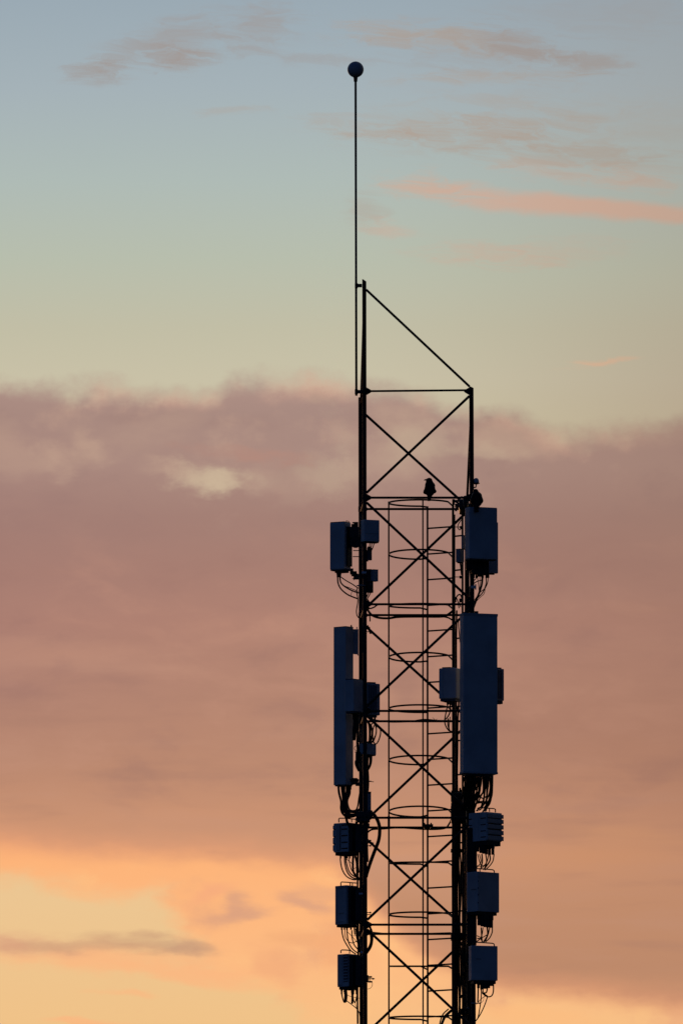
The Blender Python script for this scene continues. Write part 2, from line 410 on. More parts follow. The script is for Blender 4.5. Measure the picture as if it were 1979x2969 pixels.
# ------------------------------------------------------------------ lattice tower
NEAR, FAR = -.63, .63
Z0 = P(1056, 1134, NEAR).z; STEP = (P(1056, 1134, NEAR).z - P(1056, 2682, NEAR).z)/5.0
def lev(k): return Z0 - STEP*k                      # node height k (0 = the first full frame)
def legpos(which, z):
    k = (Z0 - z)/STEP
    x, y = {'nl': (1056 + .45*k, NEAR), 'nr': (1366 + .9*k, NEAR), 'fl': (1045.5 + .55*k, FAR), 'fr': (1351.5 + .95*k, FAR)}[which]
    return Vector((P(x, 1484, y).x, y, z))
tower = thing('lattice_tower', 'tall dark steel lattice tower with crossed braces and a stepped open top', 'tower', (P(1205,1484,0).x, 0, 0))
KMAX = 6.4
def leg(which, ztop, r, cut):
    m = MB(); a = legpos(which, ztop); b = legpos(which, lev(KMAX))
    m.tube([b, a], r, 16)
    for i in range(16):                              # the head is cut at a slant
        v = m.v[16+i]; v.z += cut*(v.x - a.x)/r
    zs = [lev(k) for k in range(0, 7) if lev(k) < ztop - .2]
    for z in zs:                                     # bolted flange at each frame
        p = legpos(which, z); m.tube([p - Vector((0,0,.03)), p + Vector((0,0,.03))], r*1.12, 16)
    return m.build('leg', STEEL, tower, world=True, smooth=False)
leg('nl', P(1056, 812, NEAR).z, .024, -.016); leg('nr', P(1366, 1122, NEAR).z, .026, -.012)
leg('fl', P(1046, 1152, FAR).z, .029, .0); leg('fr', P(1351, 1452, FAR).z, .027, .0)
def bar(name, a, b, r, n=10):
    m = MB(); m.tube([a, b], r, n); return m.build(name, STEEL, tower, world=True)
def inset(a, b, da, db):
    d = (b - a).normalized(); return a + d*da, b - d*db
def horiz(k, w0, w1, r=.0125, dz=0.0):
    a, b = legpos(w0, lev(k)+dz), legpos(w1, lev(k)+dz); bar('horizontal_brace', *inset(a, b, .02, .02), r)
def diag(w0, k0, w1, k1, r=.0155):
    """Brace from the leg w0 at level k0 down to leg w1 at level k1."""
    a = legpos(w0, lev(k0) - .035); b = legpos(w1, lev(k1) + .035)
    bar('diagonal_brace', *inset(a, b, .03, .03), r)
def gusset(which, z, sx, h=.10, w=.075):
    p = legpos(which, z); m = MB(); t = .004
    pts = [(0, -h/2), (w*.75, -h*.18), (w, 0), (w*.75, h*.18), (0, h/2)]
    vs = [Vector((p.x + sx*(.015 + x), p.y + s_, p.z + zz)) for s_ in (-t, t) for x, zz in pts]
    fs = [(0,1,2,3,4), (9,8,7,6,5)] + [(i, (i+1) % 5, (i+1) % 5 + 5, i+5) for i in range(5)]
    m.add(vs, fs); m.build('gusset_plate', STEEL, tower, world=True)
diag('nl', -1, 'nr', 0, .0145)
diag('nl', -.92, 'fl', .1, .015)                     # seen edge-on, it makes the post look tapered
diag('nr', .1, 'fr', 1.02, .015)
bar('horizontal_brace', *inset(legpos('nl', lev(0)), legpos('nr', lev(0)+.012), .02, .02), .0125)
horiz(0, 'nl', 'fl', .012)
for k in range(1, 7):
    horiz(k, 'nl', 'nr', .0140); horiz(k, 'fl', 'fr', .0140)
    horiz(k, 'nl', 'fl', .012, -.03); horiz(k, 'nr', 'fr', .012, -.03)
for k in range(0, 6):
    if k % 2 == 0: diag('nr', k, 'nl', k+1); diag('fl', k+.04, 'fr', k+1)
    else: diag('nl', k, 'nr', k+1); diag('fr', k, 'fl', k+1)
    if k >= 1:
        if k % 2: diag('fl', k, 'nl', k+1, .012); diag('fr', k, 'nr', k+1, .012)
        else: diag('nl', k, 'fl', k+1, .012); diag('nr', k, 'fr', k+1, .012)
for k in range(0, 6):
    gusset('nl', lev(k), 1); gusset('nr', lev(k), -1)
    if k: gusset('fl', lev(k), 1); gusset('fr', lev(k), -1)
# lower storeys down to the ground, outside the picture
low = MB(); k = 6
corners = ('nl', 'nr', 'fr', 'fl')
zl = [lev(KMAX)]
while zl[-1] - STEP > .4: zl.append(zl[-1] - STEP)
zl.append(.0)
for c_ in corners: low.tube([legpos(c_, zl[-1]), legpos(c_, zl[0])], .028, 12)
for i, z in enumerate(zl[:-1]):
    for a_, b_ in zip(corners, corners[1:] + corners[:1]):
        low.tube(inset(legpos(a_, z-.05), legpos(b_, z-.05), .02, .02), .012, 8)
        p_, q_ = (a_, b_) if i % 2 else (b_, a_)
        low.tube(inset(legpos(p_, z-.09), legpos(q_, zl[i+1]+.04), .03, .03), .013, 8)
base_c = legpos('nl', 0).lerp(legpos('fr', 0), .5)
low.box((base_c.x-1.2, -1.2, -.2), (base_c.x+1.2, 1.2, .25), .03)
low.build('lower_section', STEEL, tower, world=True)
# red glints on the left leg, painted as thin slanted strips under each frame
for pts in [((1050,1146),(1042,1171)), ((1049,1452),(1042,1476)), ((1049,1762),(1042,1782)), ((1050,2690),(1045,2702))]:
    m = MB(); a, b = P(*pts[0], NEAR-.034), P(*pts[1], NEAR-.034); m.tube([a, b], .0045, 6); m.build('red_glint', RED, tower, world=True)

# ------------------------------------------------------------------ lightning rod
rod = thing('lightning_rod', 'thin tall rod tipped with a round ball, clamped beside the highest leg of the tower', 'lightning rod', P(1032, 1146, NEAR))
m = MB(); top = P(1030.3, 222, NEAR); bot = P(1032.6, 1147, NEAR); mid_ = P(1031.8, 800, NEAR)
m.tube([bot, mid_, mid_ + Vector((0,0,.02)), top], [.0140, .0140, .0135, .0140], 14); m.build('rod', ZINC, rod, world=True, smooth=True)
m = MB(); c_ = P(1030.3, 200.5, NEAR); rb = 23.6/PXM
m.lathe([(rb*math.sin(math.pi*i/20) + 1e-4, -rb*math.cos(math.pi*i/20)) for i in range(21)], c_, 32)
m.build('ball', SHELL2, rod, world=True, smooth=True)
m = MB(); cb = P(1030.3, 232, NEAR); m.lathe([(.013,-.02), (.021,-.012), (.023,.02), (.030,.045)], cb, 16); m.build('collar', ZINC, rod, world=True, smooth=True)
for py in (827, 1135):
    m = MB(); px_box(m, 1028, py-7, 1037, py+7, NEAR-.03, NEAR+.03); px_box(m, 1036, py-5, 1049, py+5, NEAR-.018, NEAR+.018, .006)
    for dy in (-4, 4): m.tube([P(1034, py+dy, NEAR-.045), P(1034, py+dy, NEAR+.045)], .005, 6)
    m.build('clamp', ZINC, rod, world=True)

# ------------------------------------------------------------------ caged ladder inside the tower
ladder = thing('caged_ladder', 'narrow steel ladder with a hooped safety cage running up inside the lattice tower', 'ladder', (P(1275,1484,0).x, 0, 2.2))
YA, YB = .10, -.10
def lx(x, y): return P(x, 1484, y).x
m = MB(); zb = lev(6.3)
XA, XB = lx(1238.6, YA), lx(1311.5, YB)
m.tube([(XA, YA, zb), (XA, YA, P(1238, 1468, YA).z)], .0115, 10); m.build('stile', STEEL, ladder, world=True)
m = MB(); m.tube([(XB+.004, YB, zb), (XB+.004, YB, P(1311, 1463, YB).z)], .0140, 10); m.build('stile', STEEL, ladder, world=True)
rz = P(1310, 1527, YB).z
RUNG = 74.85/PXM
nr_ = 0
while rz > zb:
    m = MB(); m.tube([(XA, YA, rz), (XB, YB, rz)], .0098, 8); m.build('rung', STEEL, ladder, world=True); rz -= RUNG; nr_ += 1
HC = Vector((lx(1215.5, -.24), -.24, 0)); HR = 89/PXM
hz = P(1311, 1467, YB).z; k = 0
tilts = [.0, .02, -.01, .02, .01, .02, .03, -.02, .0, -.03, -.01]
while hz > zb:
    t = tilts[k % 11]
    pts = [Vector((XA, YA, hz + .008))]
    for i in range(25):
        a = R(88 + i*(338-88)/24)
        p = HC + Vector((HR*math.cos(a), HR*math.sin(a), 0)); p.z = hz + .02 + t*(-(p.y+.24)/HR)*1.0; pts.append(p)
    pts.append(Vector((XB, YB, hz)))
    m = MB(); m.strap(pts, .006, .020); m.build('cage_hoop', STEEL, ladder, world=True); hz -= RUNG*2; k += 1
for a, px_top, hw in ((180, 1454, .0095), (276, 1451, .0085)):
    p = HC + Vector((HR*math.cos(R(a)), HR*math.sin(R(a)), 0)); zt = P(1200, px_top, p.y).z
    m = MB(); o = .006
    m.box((p.x-hw, p.y-.004, zb), (p.x+hw, p.y+.004, zt))
    for sp in (2372,):
        zz = P(1200, sp, p.y).z; m.box((p.x-hw*1.5, p.y-.009, zz-.10), (p.x+hw*1.5, p.y+.009, zz+.02))
    m.build('cage_bar', STEEL, ladder, world=True)
m = MB(); px_box(m, 1224, 2390, 1255, 2397, .05, .16); px_box(m, 1228, 2386, 1232, 2401, .04, .17); px_box(m, 1247, 2386, 1251, 2401, .04, .17)
m.build('clamp', ZINC, ladder, world=True)
m = MB(); m.box((XA-.02, YA-.02, .0), (XA+.02, YA+.02, zb)); m.box((XB-.02, YB-.02, .0), (XB+.02, YB+.02, zb))
zz = .3
while zz < zb: m.tube([(XA, YA, zz), (XB, YB, zz)], .009, 6); zz += .3
m.build('lower_flight', STEEL, ladder, world=True)

# ------------------------------------------------------------------ boxes hung on the tower
class Unit: pass
def unit(name, label, cat, l, e, r, top, bot, y, theta, group=None):
    """A box whose nearest upright edge stands at pixel e and depth y; its two visible faces reach to pixels l and r."""
    t = R(theta); a, b = max(e-l, .5)/PXM, max(r-e, .5)/PXM
    w, d = a/math.cos(t), b/math.sin(t)
    lo = P(e, bot, y); hi = P(e, top, y)
    ax, ay = Vector((math.cos(t), -math.sin(t), 0)), Vector((math.sin(t), math.cos(t), 0))
    c = Vector((lo.x, y, lo.z)) - ax*w/2 + ay*d/2
    u = Unit(); u.w, u.d, u.h = w, d, hi.z - lo.z
    u.o = thing(name, label, cat, c, -t, group); u.y = y
    return u
def body(u, mat, bev=.01, name='housing'):
    m = MB(); m.box((-u.w/2, -u.d/2, 0), (u.w/2, u.d/2, u.h), bev); return m.build(name, mat, u.o)
def part(u, name, mat, boxes, bev=.003, parent=None):
    if name in ('end_cap', 'end_plate') and len(boxes) > 1:   # top and bottom caps are parts of their own
        for b in boxes: part(u, name, mat, [b], bev, parent)
        return
    m = MB()
    for lo, hi in boxes: m.box(lo, hi, bev)
    return m.build(name, mat, parent or u.o)
def wpart(u, name, mat, fn, smooth=False):
    m = MB(); fn(m); return m.build(name, mat, u.o, world=True, smooth=smooth)
def handle(u, pts, y0, y1, r=1.6, stays=()):
    def f(m):
        k = len(pts)-1
        m.tube([P(a, b, y0 + (y1-y0)*i/k) for i, (a, b) in enumerate(pts)], r/PXM, 8)
        for (a, b), (c, d) in stays: m.tube([P(a, b, (y0+y1)/2), P(c, d, (y0+y1)/2)], r*.9/PXM, 8)
    return wpart(u, 'handle', ZINC, f)
def connector(u, x, y0, y1, r, y):
    m = MB(); a, b = P(x, y0, y), P(x, y1, y)
    L = a.z - b.z
    m.lathe([(r/PXM, 0), (r/PXM, L*.55), (r*1.25/PXM, L*.6), (r*1.25/PXM, L)], b, 10)
    return m.build('connector', DARKBOX, u.o, world=True)
def bracket(u, rects, near, far, studs=()):
    def f(m):
        for x0, y0, x1, y1 in rects: px_box(m, x0, y0, x1, y1, near, far, .004)
        for x0, x1, yy in studs:
            m.tube([P(x0, yy, near+.03), P(x1, yy, near+.03)], 1.3/PXM, 6)
            xm = x0 + (x1-x0)*.75; m.tube([P(xm-2, yy, near+.03), P(xm+2, yy, near+.03)], 2.6/PXM, 6)
    return wpart(u, 'bracket', ZINC, f)

# --- left side, upper small antenna
u = unit('panel_antenna', 'short deep panel antenna, outermost on the left at the top of the tower', 'antenna', 955.5, 998, 1017, 1513, 1650, -.55, 30)
body(u, SHELL, .012, 'radome')
part(u, 'end_cap', CAST, [((-u.w/2+.006, -u.d/2+.006, -.012), (u.w/2-.006, u.d/2-.006, .0)), ((-u.w/2+.004, -u.d/2+.004, u.h), (u.w/2-.004, u.d/2-.004, u.h+.007))], .003)
part(u, 'rear_frame', DARKBOX, [((u.w/2, -u.d/2+.04, .04), (u.w/2+.018, u.d/2, u.h-.05))], .004)
wpart(u, 'lifting_eye', ZINC, lambda m: m.tube([P(*q, -.4) for q in ZA((545,300),(545,215),(592,232),(592,320))], 1.5/PXM, 8))
def f(m):
    px_box(m, 1012, 1527, 1040, 1560, -.50, -.42, .01); px_box(m, 1018, 1519, 1038, 1527, -.50, -.44, .004)
    m.tube([P(1030.5, 1572, -.52), P(1030.5, 1572, -.42)], 17/PXM, 24)
    for (x0, x1, yy) in ((1019, 1030, 1521), (1021, 1032, 1515.5)): m.tube([P(x0, yy, -.52), P(x1, yy, -.52)], 2/PXM, 6)
    px_box(m, 1025, 1513, 1038, 1522, -.5, -.46)
wpart(u, 'tilt_bracket', ZINC, f)
bracket(u, [(1014, 1648, 1024, 1662), (1018, 1656, 1034, 1668), (1024, 1664, 1040, 1679), (1028, 1656, 1033, 1670), (1024, 1663, 1027, 1681)], -.5, -.43, [(1015, 1040, 1665), (1018, 1040, 1670), (1021, 1040, 1678)])
part(u, 'connector_plate', DARKBOX, [((-u.w*.25, -u.d*.3, -.035), (u.w*.45, u.d*.3, -.012))])
for x in (979, 985): connector(u, x, 1660, 1674, 3.6, -.47)
for pts, r in [(((355,1410),(365,1550),(430,1680),(560,1790),(690,1850),(790,1885)), 2.2), (((402,1410),(420,1530),(490,1610),(600,1680),(700,1725),(800,1760)), 2.2),
               (((430,1425),(540,1500),(680,1580),(790,1660)), 1.6), (((500,1610),(640,1665),(790,1725)), 1.1)]:
    cable(u.o, ZA(*pts), r, -.47, -.64)
cable(u.o, ZA((640,1810),(650,1760),(690,1710),(715,1750)), .7, -.58)

# --- left side, box on the front of the leg
u = unit('equipment_box', 'small square pale box on the upper left leg, beside the short antenna', 'equipment box', 1045.5, 1055.8, 1099.7, 1506, 1569, -.86, 66)
body(u, SHELL, .008)
part(u, 'bottom_lip', DARKBOX, [((-u.w/2+.006, -u.d/2+.006, -.014), (u.w/2-.006, u.d/2-.006, 0))])
part(u, 'seam', SHELL2, [((u.w/2, -u.d/2+.01, u.h*.36), (u.w/2+.003, u.d/2-.01, u.h*.385))], .001)
bracket(u, [(1052, 1512, 1066, 1562)], -.74, -.66)
for pts in [((1092,680),(1065,790),(1055,850)), ((1140,680),(1105,790),(1080,850)), ((1045,700),(1030,780),(1020,850))]: cable(u.o, ZA(*pts), 1.5, -.72, -.66)
u = unit('filter_box', 'slim dark box on the left leg just under the square pale box', 'filter box', 1063, 1070, 1078, 1587, 1624, -.66, 45)
body(u, CAST, .005); part(u, 'lid', DARKBOX, [((-u.w/2+.004, -u.d/2+.004, u.h), (u.w/2-.004, u.d/2-.004, u.h+.012))])
bracket(u, [(1060, 1595, 1067, 1627)], -.64, -.58, [(1023, 1048, 1596.5), (1022, 1048, 1614)])
u = unit('junction_box', 'little pale box with square corners sticking out right of the left leg, second box down', 'junction box', 1073, 1082, 1096, 1652, 1685, -.62, 55)
body(u, SHELL2, .004); part(u, 'lid', CAST, [((-u.w/2-.002, -u.d/2-.002, u.h), (u.w/2+.002, u.d/2+.002, u.h+.006))], .002)
bracket(u, [(1060, 1650, 1077, 1686)], -.58, -.5)
u = unit('filter_box', 'black box on the left leg directly below the little pale junction box', 'filter box', 1060, 1066, 1082, 1684, 1718, -.66, 60)
body(u, DARKBOX, .005); part(u, 'lid', CAST, [((-u.w/2+.003, -u.d/2+.003, u.h), (u.w/2-.003, u.d/2-.003, u.h+.008))], .002)
part(u, 'latch', CAST, [((u.w/2, -.01, u.h*.6), (u.w/2+.01, .01, u.h*.8))])
for pts, r in [(((1060,1750),(1030,1810),(990,1880)), 1.6), (((1012,1760),(990,1810),(975,1850)), 1.6), (((985,1880),(1020,1940),(1062,1975)), 1.6)]: cable(u.o, ZA(*pts), r, -.62)
t = MB(); px_box(t, 1048, 1657, 1061.5, 1663, NEAR-.036, NEAR-.026); tag(t.build('tag', TAGM), 'pale tag strapped round the upper left leg beside the small black boxes', 'tag')
t = MB(); t.lathe([(.002,-.006), (.055,-.005), (.058,0), (.05,.004), (.002,.006)], P(1047, 1698, NEAR), 24); tag(t.build('pipe_collar', SHELL2), 'flat round collar clamped on the left leg below the tag', 'collar')
cable(None, ZA((790,1640),(762,1700),(765,1770),(785,1880),(780,1990),(757,2130),(765,2230),(805,2295)), 1.6, -.66, name='loose_cable')
tag(bpy.data.objects['loose_cable'], 'thin black cable in a slack loop outside the left leg, under the short antenna', 'cable')
# --- left side, long ribbed panel
u = unit('panel_antenna', 'tall slim panel antenna with a finely ribbed edge, left of the left leg', 'antenna', 967, 1001.5, 1024, 1817, 2275, -.42, 40)
body(u, SHELL, .006, 'radome')
ribs = MB(); z = .01
while z < u.h - .01:
    ribs.box((-u.w/2-.006, -u.d/2+.004, z), (-u.w/2, u.d/2, z+.006)); z += .0125
ribs.build('heat_sink', CAST, u.o)
part(u, 'end_cap', CAST, [((-u.w/2-.002, -u.d/2-.002, u.h), (u.w/2+.002, u.d/2+.002, u.h+.006)), ((-u.w/2+.01, -u.d/2+.01, -.012), (u.w/2-.01, u.d/2-.01, 0))], .002)
wpart(u, 'lifting_eye', ZINC, lambda m: m.tube([P(*q, -.2) for q in ZB((640,170),(636,100),(646,88),(655,110),(655,170))], 1.2/PXM, 8))
def f(m):
    o = [P(x, y, d) for d in (-.30, -.12) for x, y in ZB((605,180),(800,180),(800,760),(770,720),(700,715),(650,690),(632,640))]
    n = 7; m.add(o, [tuple(range(n)), tuple(range(2*n-1, n-1, -1))] + [(i, i+n, (i+1) % n + n, (i+1) % n) for i in range(n)])
    m.tube([P(1034, 1824, -.2), P(1034, 1818, -.2)], 1.5/PXM, 6)
wpart(u, 'tilt_bracket', SHELL2, f)
bracket(u, [(1012, 2259, 1040, 2266), (1020, 2256, 1036, 2274), (1030, 2268, 1042, 2278)], -.36, -.28, [])
wpart(u, 'bolt', ZINC, lambda m: (m.tube([P(1064, 2266, -.6), P(1083, 2267.5, -.6)], 1.0/PXM, 6), m.tube([P(1064, 2266, -.6), P(1076, 2266, -.6)], 1.7/PXM, 6)))
for x in (982, 990, 997, 1004, 1011, 1016): connector(u, x, 2275, 2290, 2.6, -.33 + (x-1000)*.002)
for pts, r in [(((372,1620),(385,1760),(430,1950),(428,2100),(475,2220),(600,2278),(760,2240),(850,2200)), 3.4), (((440,1620),(460,1800),(478,1950),(490,2080),(560,2190),(680,2225),(840,2170)), 3.2),
               (((500,1620),(500,1800),(520,1960),(530,2060),(590,2150),(700,2175),(840,2120)), 3.0), (((560,1620),(540,1800),(525,1950),(530,2100),(620,2215),(740,2225),(840,2190)), 3.2),
               (((620,1640),(618,1780),(568,1920),(580,2040),(630,2132),(740,2130),(785,2040),(805,1900),(840,1700)), 2.3), (((590,1640),(585,1800),(545,1920),(550,2060),(600,2150),(720,2160),(830,2100)), 2.8),
               (((460,1640),(480,1830),(470,1960),(460,2080),(500,2180),(620,2250),(800,2210)), 2.8)]:
    cable(u.o, ZC(*pts), r, -.34, -.60)

# --- pair of radio units behind and beside the left leg
u = unit('radio_unit', 'upper left pale radio unit hung in front of the tall ribbed antenna', 'radio unit', 998, 1024.5, 1054, 1970, 2062, -.60, 40)
u.o['label'] = 'pale radio unit overlapping the tall ribbed antenna, left of the left leg'
body(u, SHELL, .01); part(u, 'end_plate', CAST, [((-u.w/2+.008, -u.d/2+.008, u.h), (u.w/2-.02, u.d/2-.01, u.h+.012)), ((-u.w/2+.012, -u.d/2+.012, -.02), (u.w/2-.012, u.d/2-.012, 0))])
for x, y0, y1 in ((1025, 2064, 2086), (1031, 2064, 2100), (1037, 2064, 2090)): connector(u, x, y0, y1, 3.5, -.45)
for pts, r in [(((700,2030-1770),(715,480),(700,640),(705,860)), 4.2), (((735,260),(750,480),(735,700),(715,860)), 3.4), (((780,260),(775,500),(790,690),(800,900)), 2.6)]:
    cable(u.o, [(a, b + 1800 - 1800) for a, b in Z(930, 2060-30, 7.355)(*pts)], r, -.47, -.5)
u = unit('radio_unit', 'dark radio unit right of the left leg, level with the middle of the ribbed antenna', 'radio unit', 1058, 1064, 1101.5, 1981, 2073, -.50, 64)
body(u, SHELL2, .012); part(u, 'end_plate', CAST, [((-u.w/2+.01, -u.d/2+.015, u.h), (u.w/2-.01, u.d/2-.05, u.h+.016)), ((-u.w/2+.012, -u.d/2+.012, -.026), (u.w/2-.012, u.d/2-.035, 0))])
part(u, 'cooling_fins', CAST, [((u.w/2, -u.d/2+.02+i*.022, .02), (u.w/2+.012, -u.d/2+.026+i*.022, u.h-.02)) for i in range(int((u.d-.04)/.022))], 0)
for x in (1070, 1078, 1086): connector(u, x, 2078, 2086, 3, -.42)
# small pale box lower on the left leg with its loops
u = unit('junction_box', 'small pale junction box on the left leg under a nest of looped cables', 'junction box', 1042, 1058, 1090, 2155, 2187, -.60, 50)
body(u, SHELL, .005); part(u, 'gland_strip', DARKBOX, [((-u.w/2+.01, -u.d/2+.01, -.012), (u.w/2-.004, u.d/2-.004, 0)), ((u.w/2-.03, -.02, u.h), (u.w/2-.005, .03, u.h+.012))])
for pts, r in [(((1060,690),(1090,500),(1075,350),(1010,250)), 2.4), (((1110,690),(1172,500),(1172,330),(1110,270),(1070,320),(1055,450),(1050,690)), 1.9), (((1108,690),(1105,450),(1140,320),(1210,350)), 1.8),
               (((1120,680),(1165,720),(1220,660),(1265,520),(1262,400),(1190,310),(1110,200)), 1.9), (((1030,690),(1040,500),(1030,330),(1000,240)), 3), (((1075,700),(1130,600),(1180,470),(1160,330),(1100,250)), 1.6)]:
    cable(u.o, ZC(*pts), r, -.52, -.58)
for pts, r in [(((1030,930),(1045,1080),(1025,1200),(985,1280)), 2.2), (((1080,930),(1072,1100),(1040,1210),(985,1300)), 2.4), (((1055,930),(1060,1060),(1035,1190),(990,1290)), 1.8)]:
    cable(u.o, ZC(*pts), r, -.52, -.6)
u = unit('splice_closure', 'bulging black cable splice on the left leg\'s outer side, under a thin wire ring', 'cable splice', 1029, 1036, 1046, 2182, 2212, -.60, 45)
body(u, DARKBOX, .012); part(u, 'cap', DARKBOX, [((-u.w/2-.004, -u.d/2-.004, u.h), (u.w/2, u.d/2, u.h+.012))], .004)
for pts, r in [(((752,1080),(752,1140),(775,1210),(815,1290)), 4.5), (((790,1080),(790,1180),(830,1290)), 4)]: cable(u.o, ZC(*pts), r, -.55, -.6)
cable(u.o, ZC((800,782),(770,753),(722,778),(711,820),(740,856),(800,866)), .8, -.58, name='wire_ring')
cable(u.o, ZC((790,450),(775,600),(790,760),(800,900)), 3.0, -.6)
u = unit('equipment_box', 'narrow upright grey box right of the left leg, above the thick cable arc', 'equipment box', 1060, 1064, 1075.5, 2297, 2360, -.60, 55)
body(u, CAST, .004); part(u, 'lid', SHELL2, [((u.w/2, -u.d/2+.006, .01), (u.w/2+.004, u.d/2-.006, u.h-.02))], .002)
part(u, 'top_edge', DARKBOX, [((-u.w/2-.002, -u.d/2-.002, u.h), (u.w/2+.005, u.d/2+.002, u.h+.006))], .002)
t = MB(); px_box(t, 1032, 2353, 1072, 2382, -.68, -.5, .01); px_box(t, 1060, 2349, 1080, 2372, -.66, -.52, .02); px_box(t, 1064, 2388, 1071, 2400, -.66, -.55)
for x in (1038, 1050, 1062): t.tube([P(x, 2368, -.70), P(x, 2368, -.66)], 2.5/PXM, 8)
tag(t.build('cable_clamp', ZINC), 'black clamp block round the left leg where the thick cable arc begins', 'cable clamp')
o = cable(None, ZD((1060,120),(1130,170),(1205,285),(1245,420),(1250,560),(1222,740),(1130,980),(1060,1170),(985,1400),(960,1500)), 5.2, -.60, -.64, 'feeder_cable')
tag(o, 'thick black cable bowed out in an arc right of the left leg', 'cable')

# --- three radio units stacked down the outer side of the left leg
def unit_cables(u, zf, lst, y0, y1):
    for pts, r in lst: cable(u.o, zf(*pts), r, y0, y1)
u = unit('radio_unit', 'radio unit with scalloped heat fins on its outer edge, left of the left leg', 'radio unit', 966, 1009, 1042, 2385, 2470, -.50, 38)
body(u, SHELL, .012)
fin = []
for a, b in ((.80, .93), (.545, .775), (.295, .515), (.06, .26)):
    fin.append(((-u.w/2-.020, -u.d/2+.012, u.h*a), (-u.w/2+.03, u.d/2-.02, u.h*b)))
fin.append(((-u.w/2-.010, -u.d/2+.015, u.h*.04), (-u.w/2+.02, u.d/2-.03, u.h*.97)))
part(u, 'cooling_fins', SHELL, fin, .007)
part(u, 'front_ribs', SHELL2, [((-u.w*.28, -u.d/2-.008, .02), (-u.w*.05, -u.d/2, u.h-.015))], .003)
part(u, 'groove', DARKBOX, [((u.w*.05, -u.d/2-.004, u.h*a), (u.w*.46, -u.d/2, u.h*a+.013)) for a in (.10, .31, .54, .76, .9)] + [((-u.w*.03, -u.d/2-.003, .03), (-u.w*.0, -u.d/2, u.h-.03))] + [((-u.w*.49, -u.d/2-.004, u.h*a), (-u.w*.36, -u.d/2, u.h*a+.010)) for a in (.28, .53, .78)], .001)
part(u, 'base_plate', DARKBOX, [((-u.w/2+.02, -u.d/2+.01, -.035), (u.w/2-.01, u.d/2-.01, 0))])
part(u, 'rear_frame', DARKBOX, [((u.w/2, -u.d/2+.01, .01), (u.w/2+.05, u.d/2+.05, u.h-.01))])
handle(u, ZD((382,330),(380,262),(392,243),(520,243),(640,258),(800,270)), -.48, -.40, 1.7, [(ZD((655,262))[0], ZD((655,330))[0])])
bracket(u, [(1030, 2392, 1050, 2470)], -.56, -.45, [(1064, 1076, 2438), (1064, 1083, 2445), (1064, 1076, 2453)])
for x in (987, 1000, 1006, 1013, 1023, 1030): connector(u, x, 2477, 2490, 2.4, -.42)
unit_cables(u, ZD, [(((415,1040),(415,1150),(450,1330),(540,1480),(680,1552),(800,1545)), 1.9), (((505,1060),(510,1200),(560,1390),(660,1505),(800,1548)), 2.1), (((540,1060),(540,1180),(600,1380),(700,1478),(800,1500)), 1.9),
    (((610,1060),(600,1150),(640,1320),(700,1410),(800,1450)), 1.4), (((688,1060),(680,1200),(690,1380),(760,1500),(820,1530)), 3.2), (((732,1060),(765,1200),(775,1450),(800,1560)), 3.4), (((540,1110),(600,1160),(660,1210)), 1.0),
    (((780,1060),(785,1200),(800,1400)), 2.4), (((700,1330),(740,1300),(800,1310)), .8)], -.43, -.58)
cable(u.o, ZD((515,180),(540,240),(560,330),(620,420)), 4, -.52, -.5)
u = unit('radio_unit', 'plain radio unit with a two tone face, between two others on the left leg', 'radio unit', 971, 1003, 1038, 2567, 2680, -.50, 46)
body(u, SHELL, .007)
part(u, 'base_plate', DARKBOX, [((-u.w/2+.012, -u.d/2+.012, -.028), (u.w/2-.01, u.d/2-.01, 0))])
part(u, 'front_cover', SHELL2, [((-u.w*.46, -u.d/2-.006, u.h*.985-.02), (u.w*.48, -u.d/2, u.h*.99)), ((-u.w*.2, -u.d/2-.005, u.h*.28), (u.w*.3, -u.d/2, u.h*.30)), ((-u.w*.2, -u.d/2-.005, u.h*.06), (u.w*.3, -u.d/2, u.h*.08)), ((-u.w*.36, -u.d/2-.004, u.h*.02), (-u.w*.30, -u.d/2, u.h*.97))], .002)
part(u, 'rear_frame', DARKBOX, [((u.w/2, -u.d/2+.03, .01), (u.w/2+.04, u.d/2, u.h-.02))])
handle(u, ZD((425,1690),(422,1625),(438,1604),(560,1610),(680,1622),(800,1630)), -.47, -.40, 1.7, [(ZD((620,1615))[0], ZD((625,1690))[0]), (ZD((670,1620))[0], ZD((672,1690))[0])])
bracket(u, [(1030, 2580, 1050, 2670)], -.56, -.45, [(1064, 1076, 2647), (1064, 1083, 2653)])
for x in (990, 998, 1005, 1017, 1027, 1033): connector(u, x, 2684, 2697, 2.5, -.42)
unit_cables(u, ZE, [(((435,380),(440,480),(480,620),(560,760),(620,840),(720,910)), 1.9), (((495,400),(500,540),(560,640),(650,680),(740,640)), 1.2), (((542,380),(545,500),(570,660),(650,800),(780,905)), 1.9), (((640,420),(645,560),(690,720),(800,850)), 1.9),
    (((690,420),(700,500)), 2), (((550,450),(640,540),(760,680)), .9), (((735,400),(755,550),(785,720),(800,860)), 4.2), (((640,540),(700,530),(760,535)), .8)], -.43, -.58)
u = unit('radio_unit', 'lowest radio unit on the left leg, with a ladder of small ribs on its face', 'radio unit', 977.5, 1009, 1042, 2766, 2861, -.50, 40)
body(u, SHELL, .008)
part(u, 'base_plate', DARKBOX, [((-u.w/2+.018, -u.d/2+.01, -.03), (u.w/2-.01, u.d/2-.01, 0))])
part(u, 'front_ribs', SHELL2, [((u.w*.10, -u.d/2-.008, u.h*(.16+.092*i)), (u.w*.46, -u.d/2, u.h*(.16+.092*i)+.018)) for i in range(9)], .003)
part(u, 'front_cover', SHELL, [((-u.w*.46, -u.d/2-.007, .02), (-u.w*.02, -u.d/2, u.h-.01))])
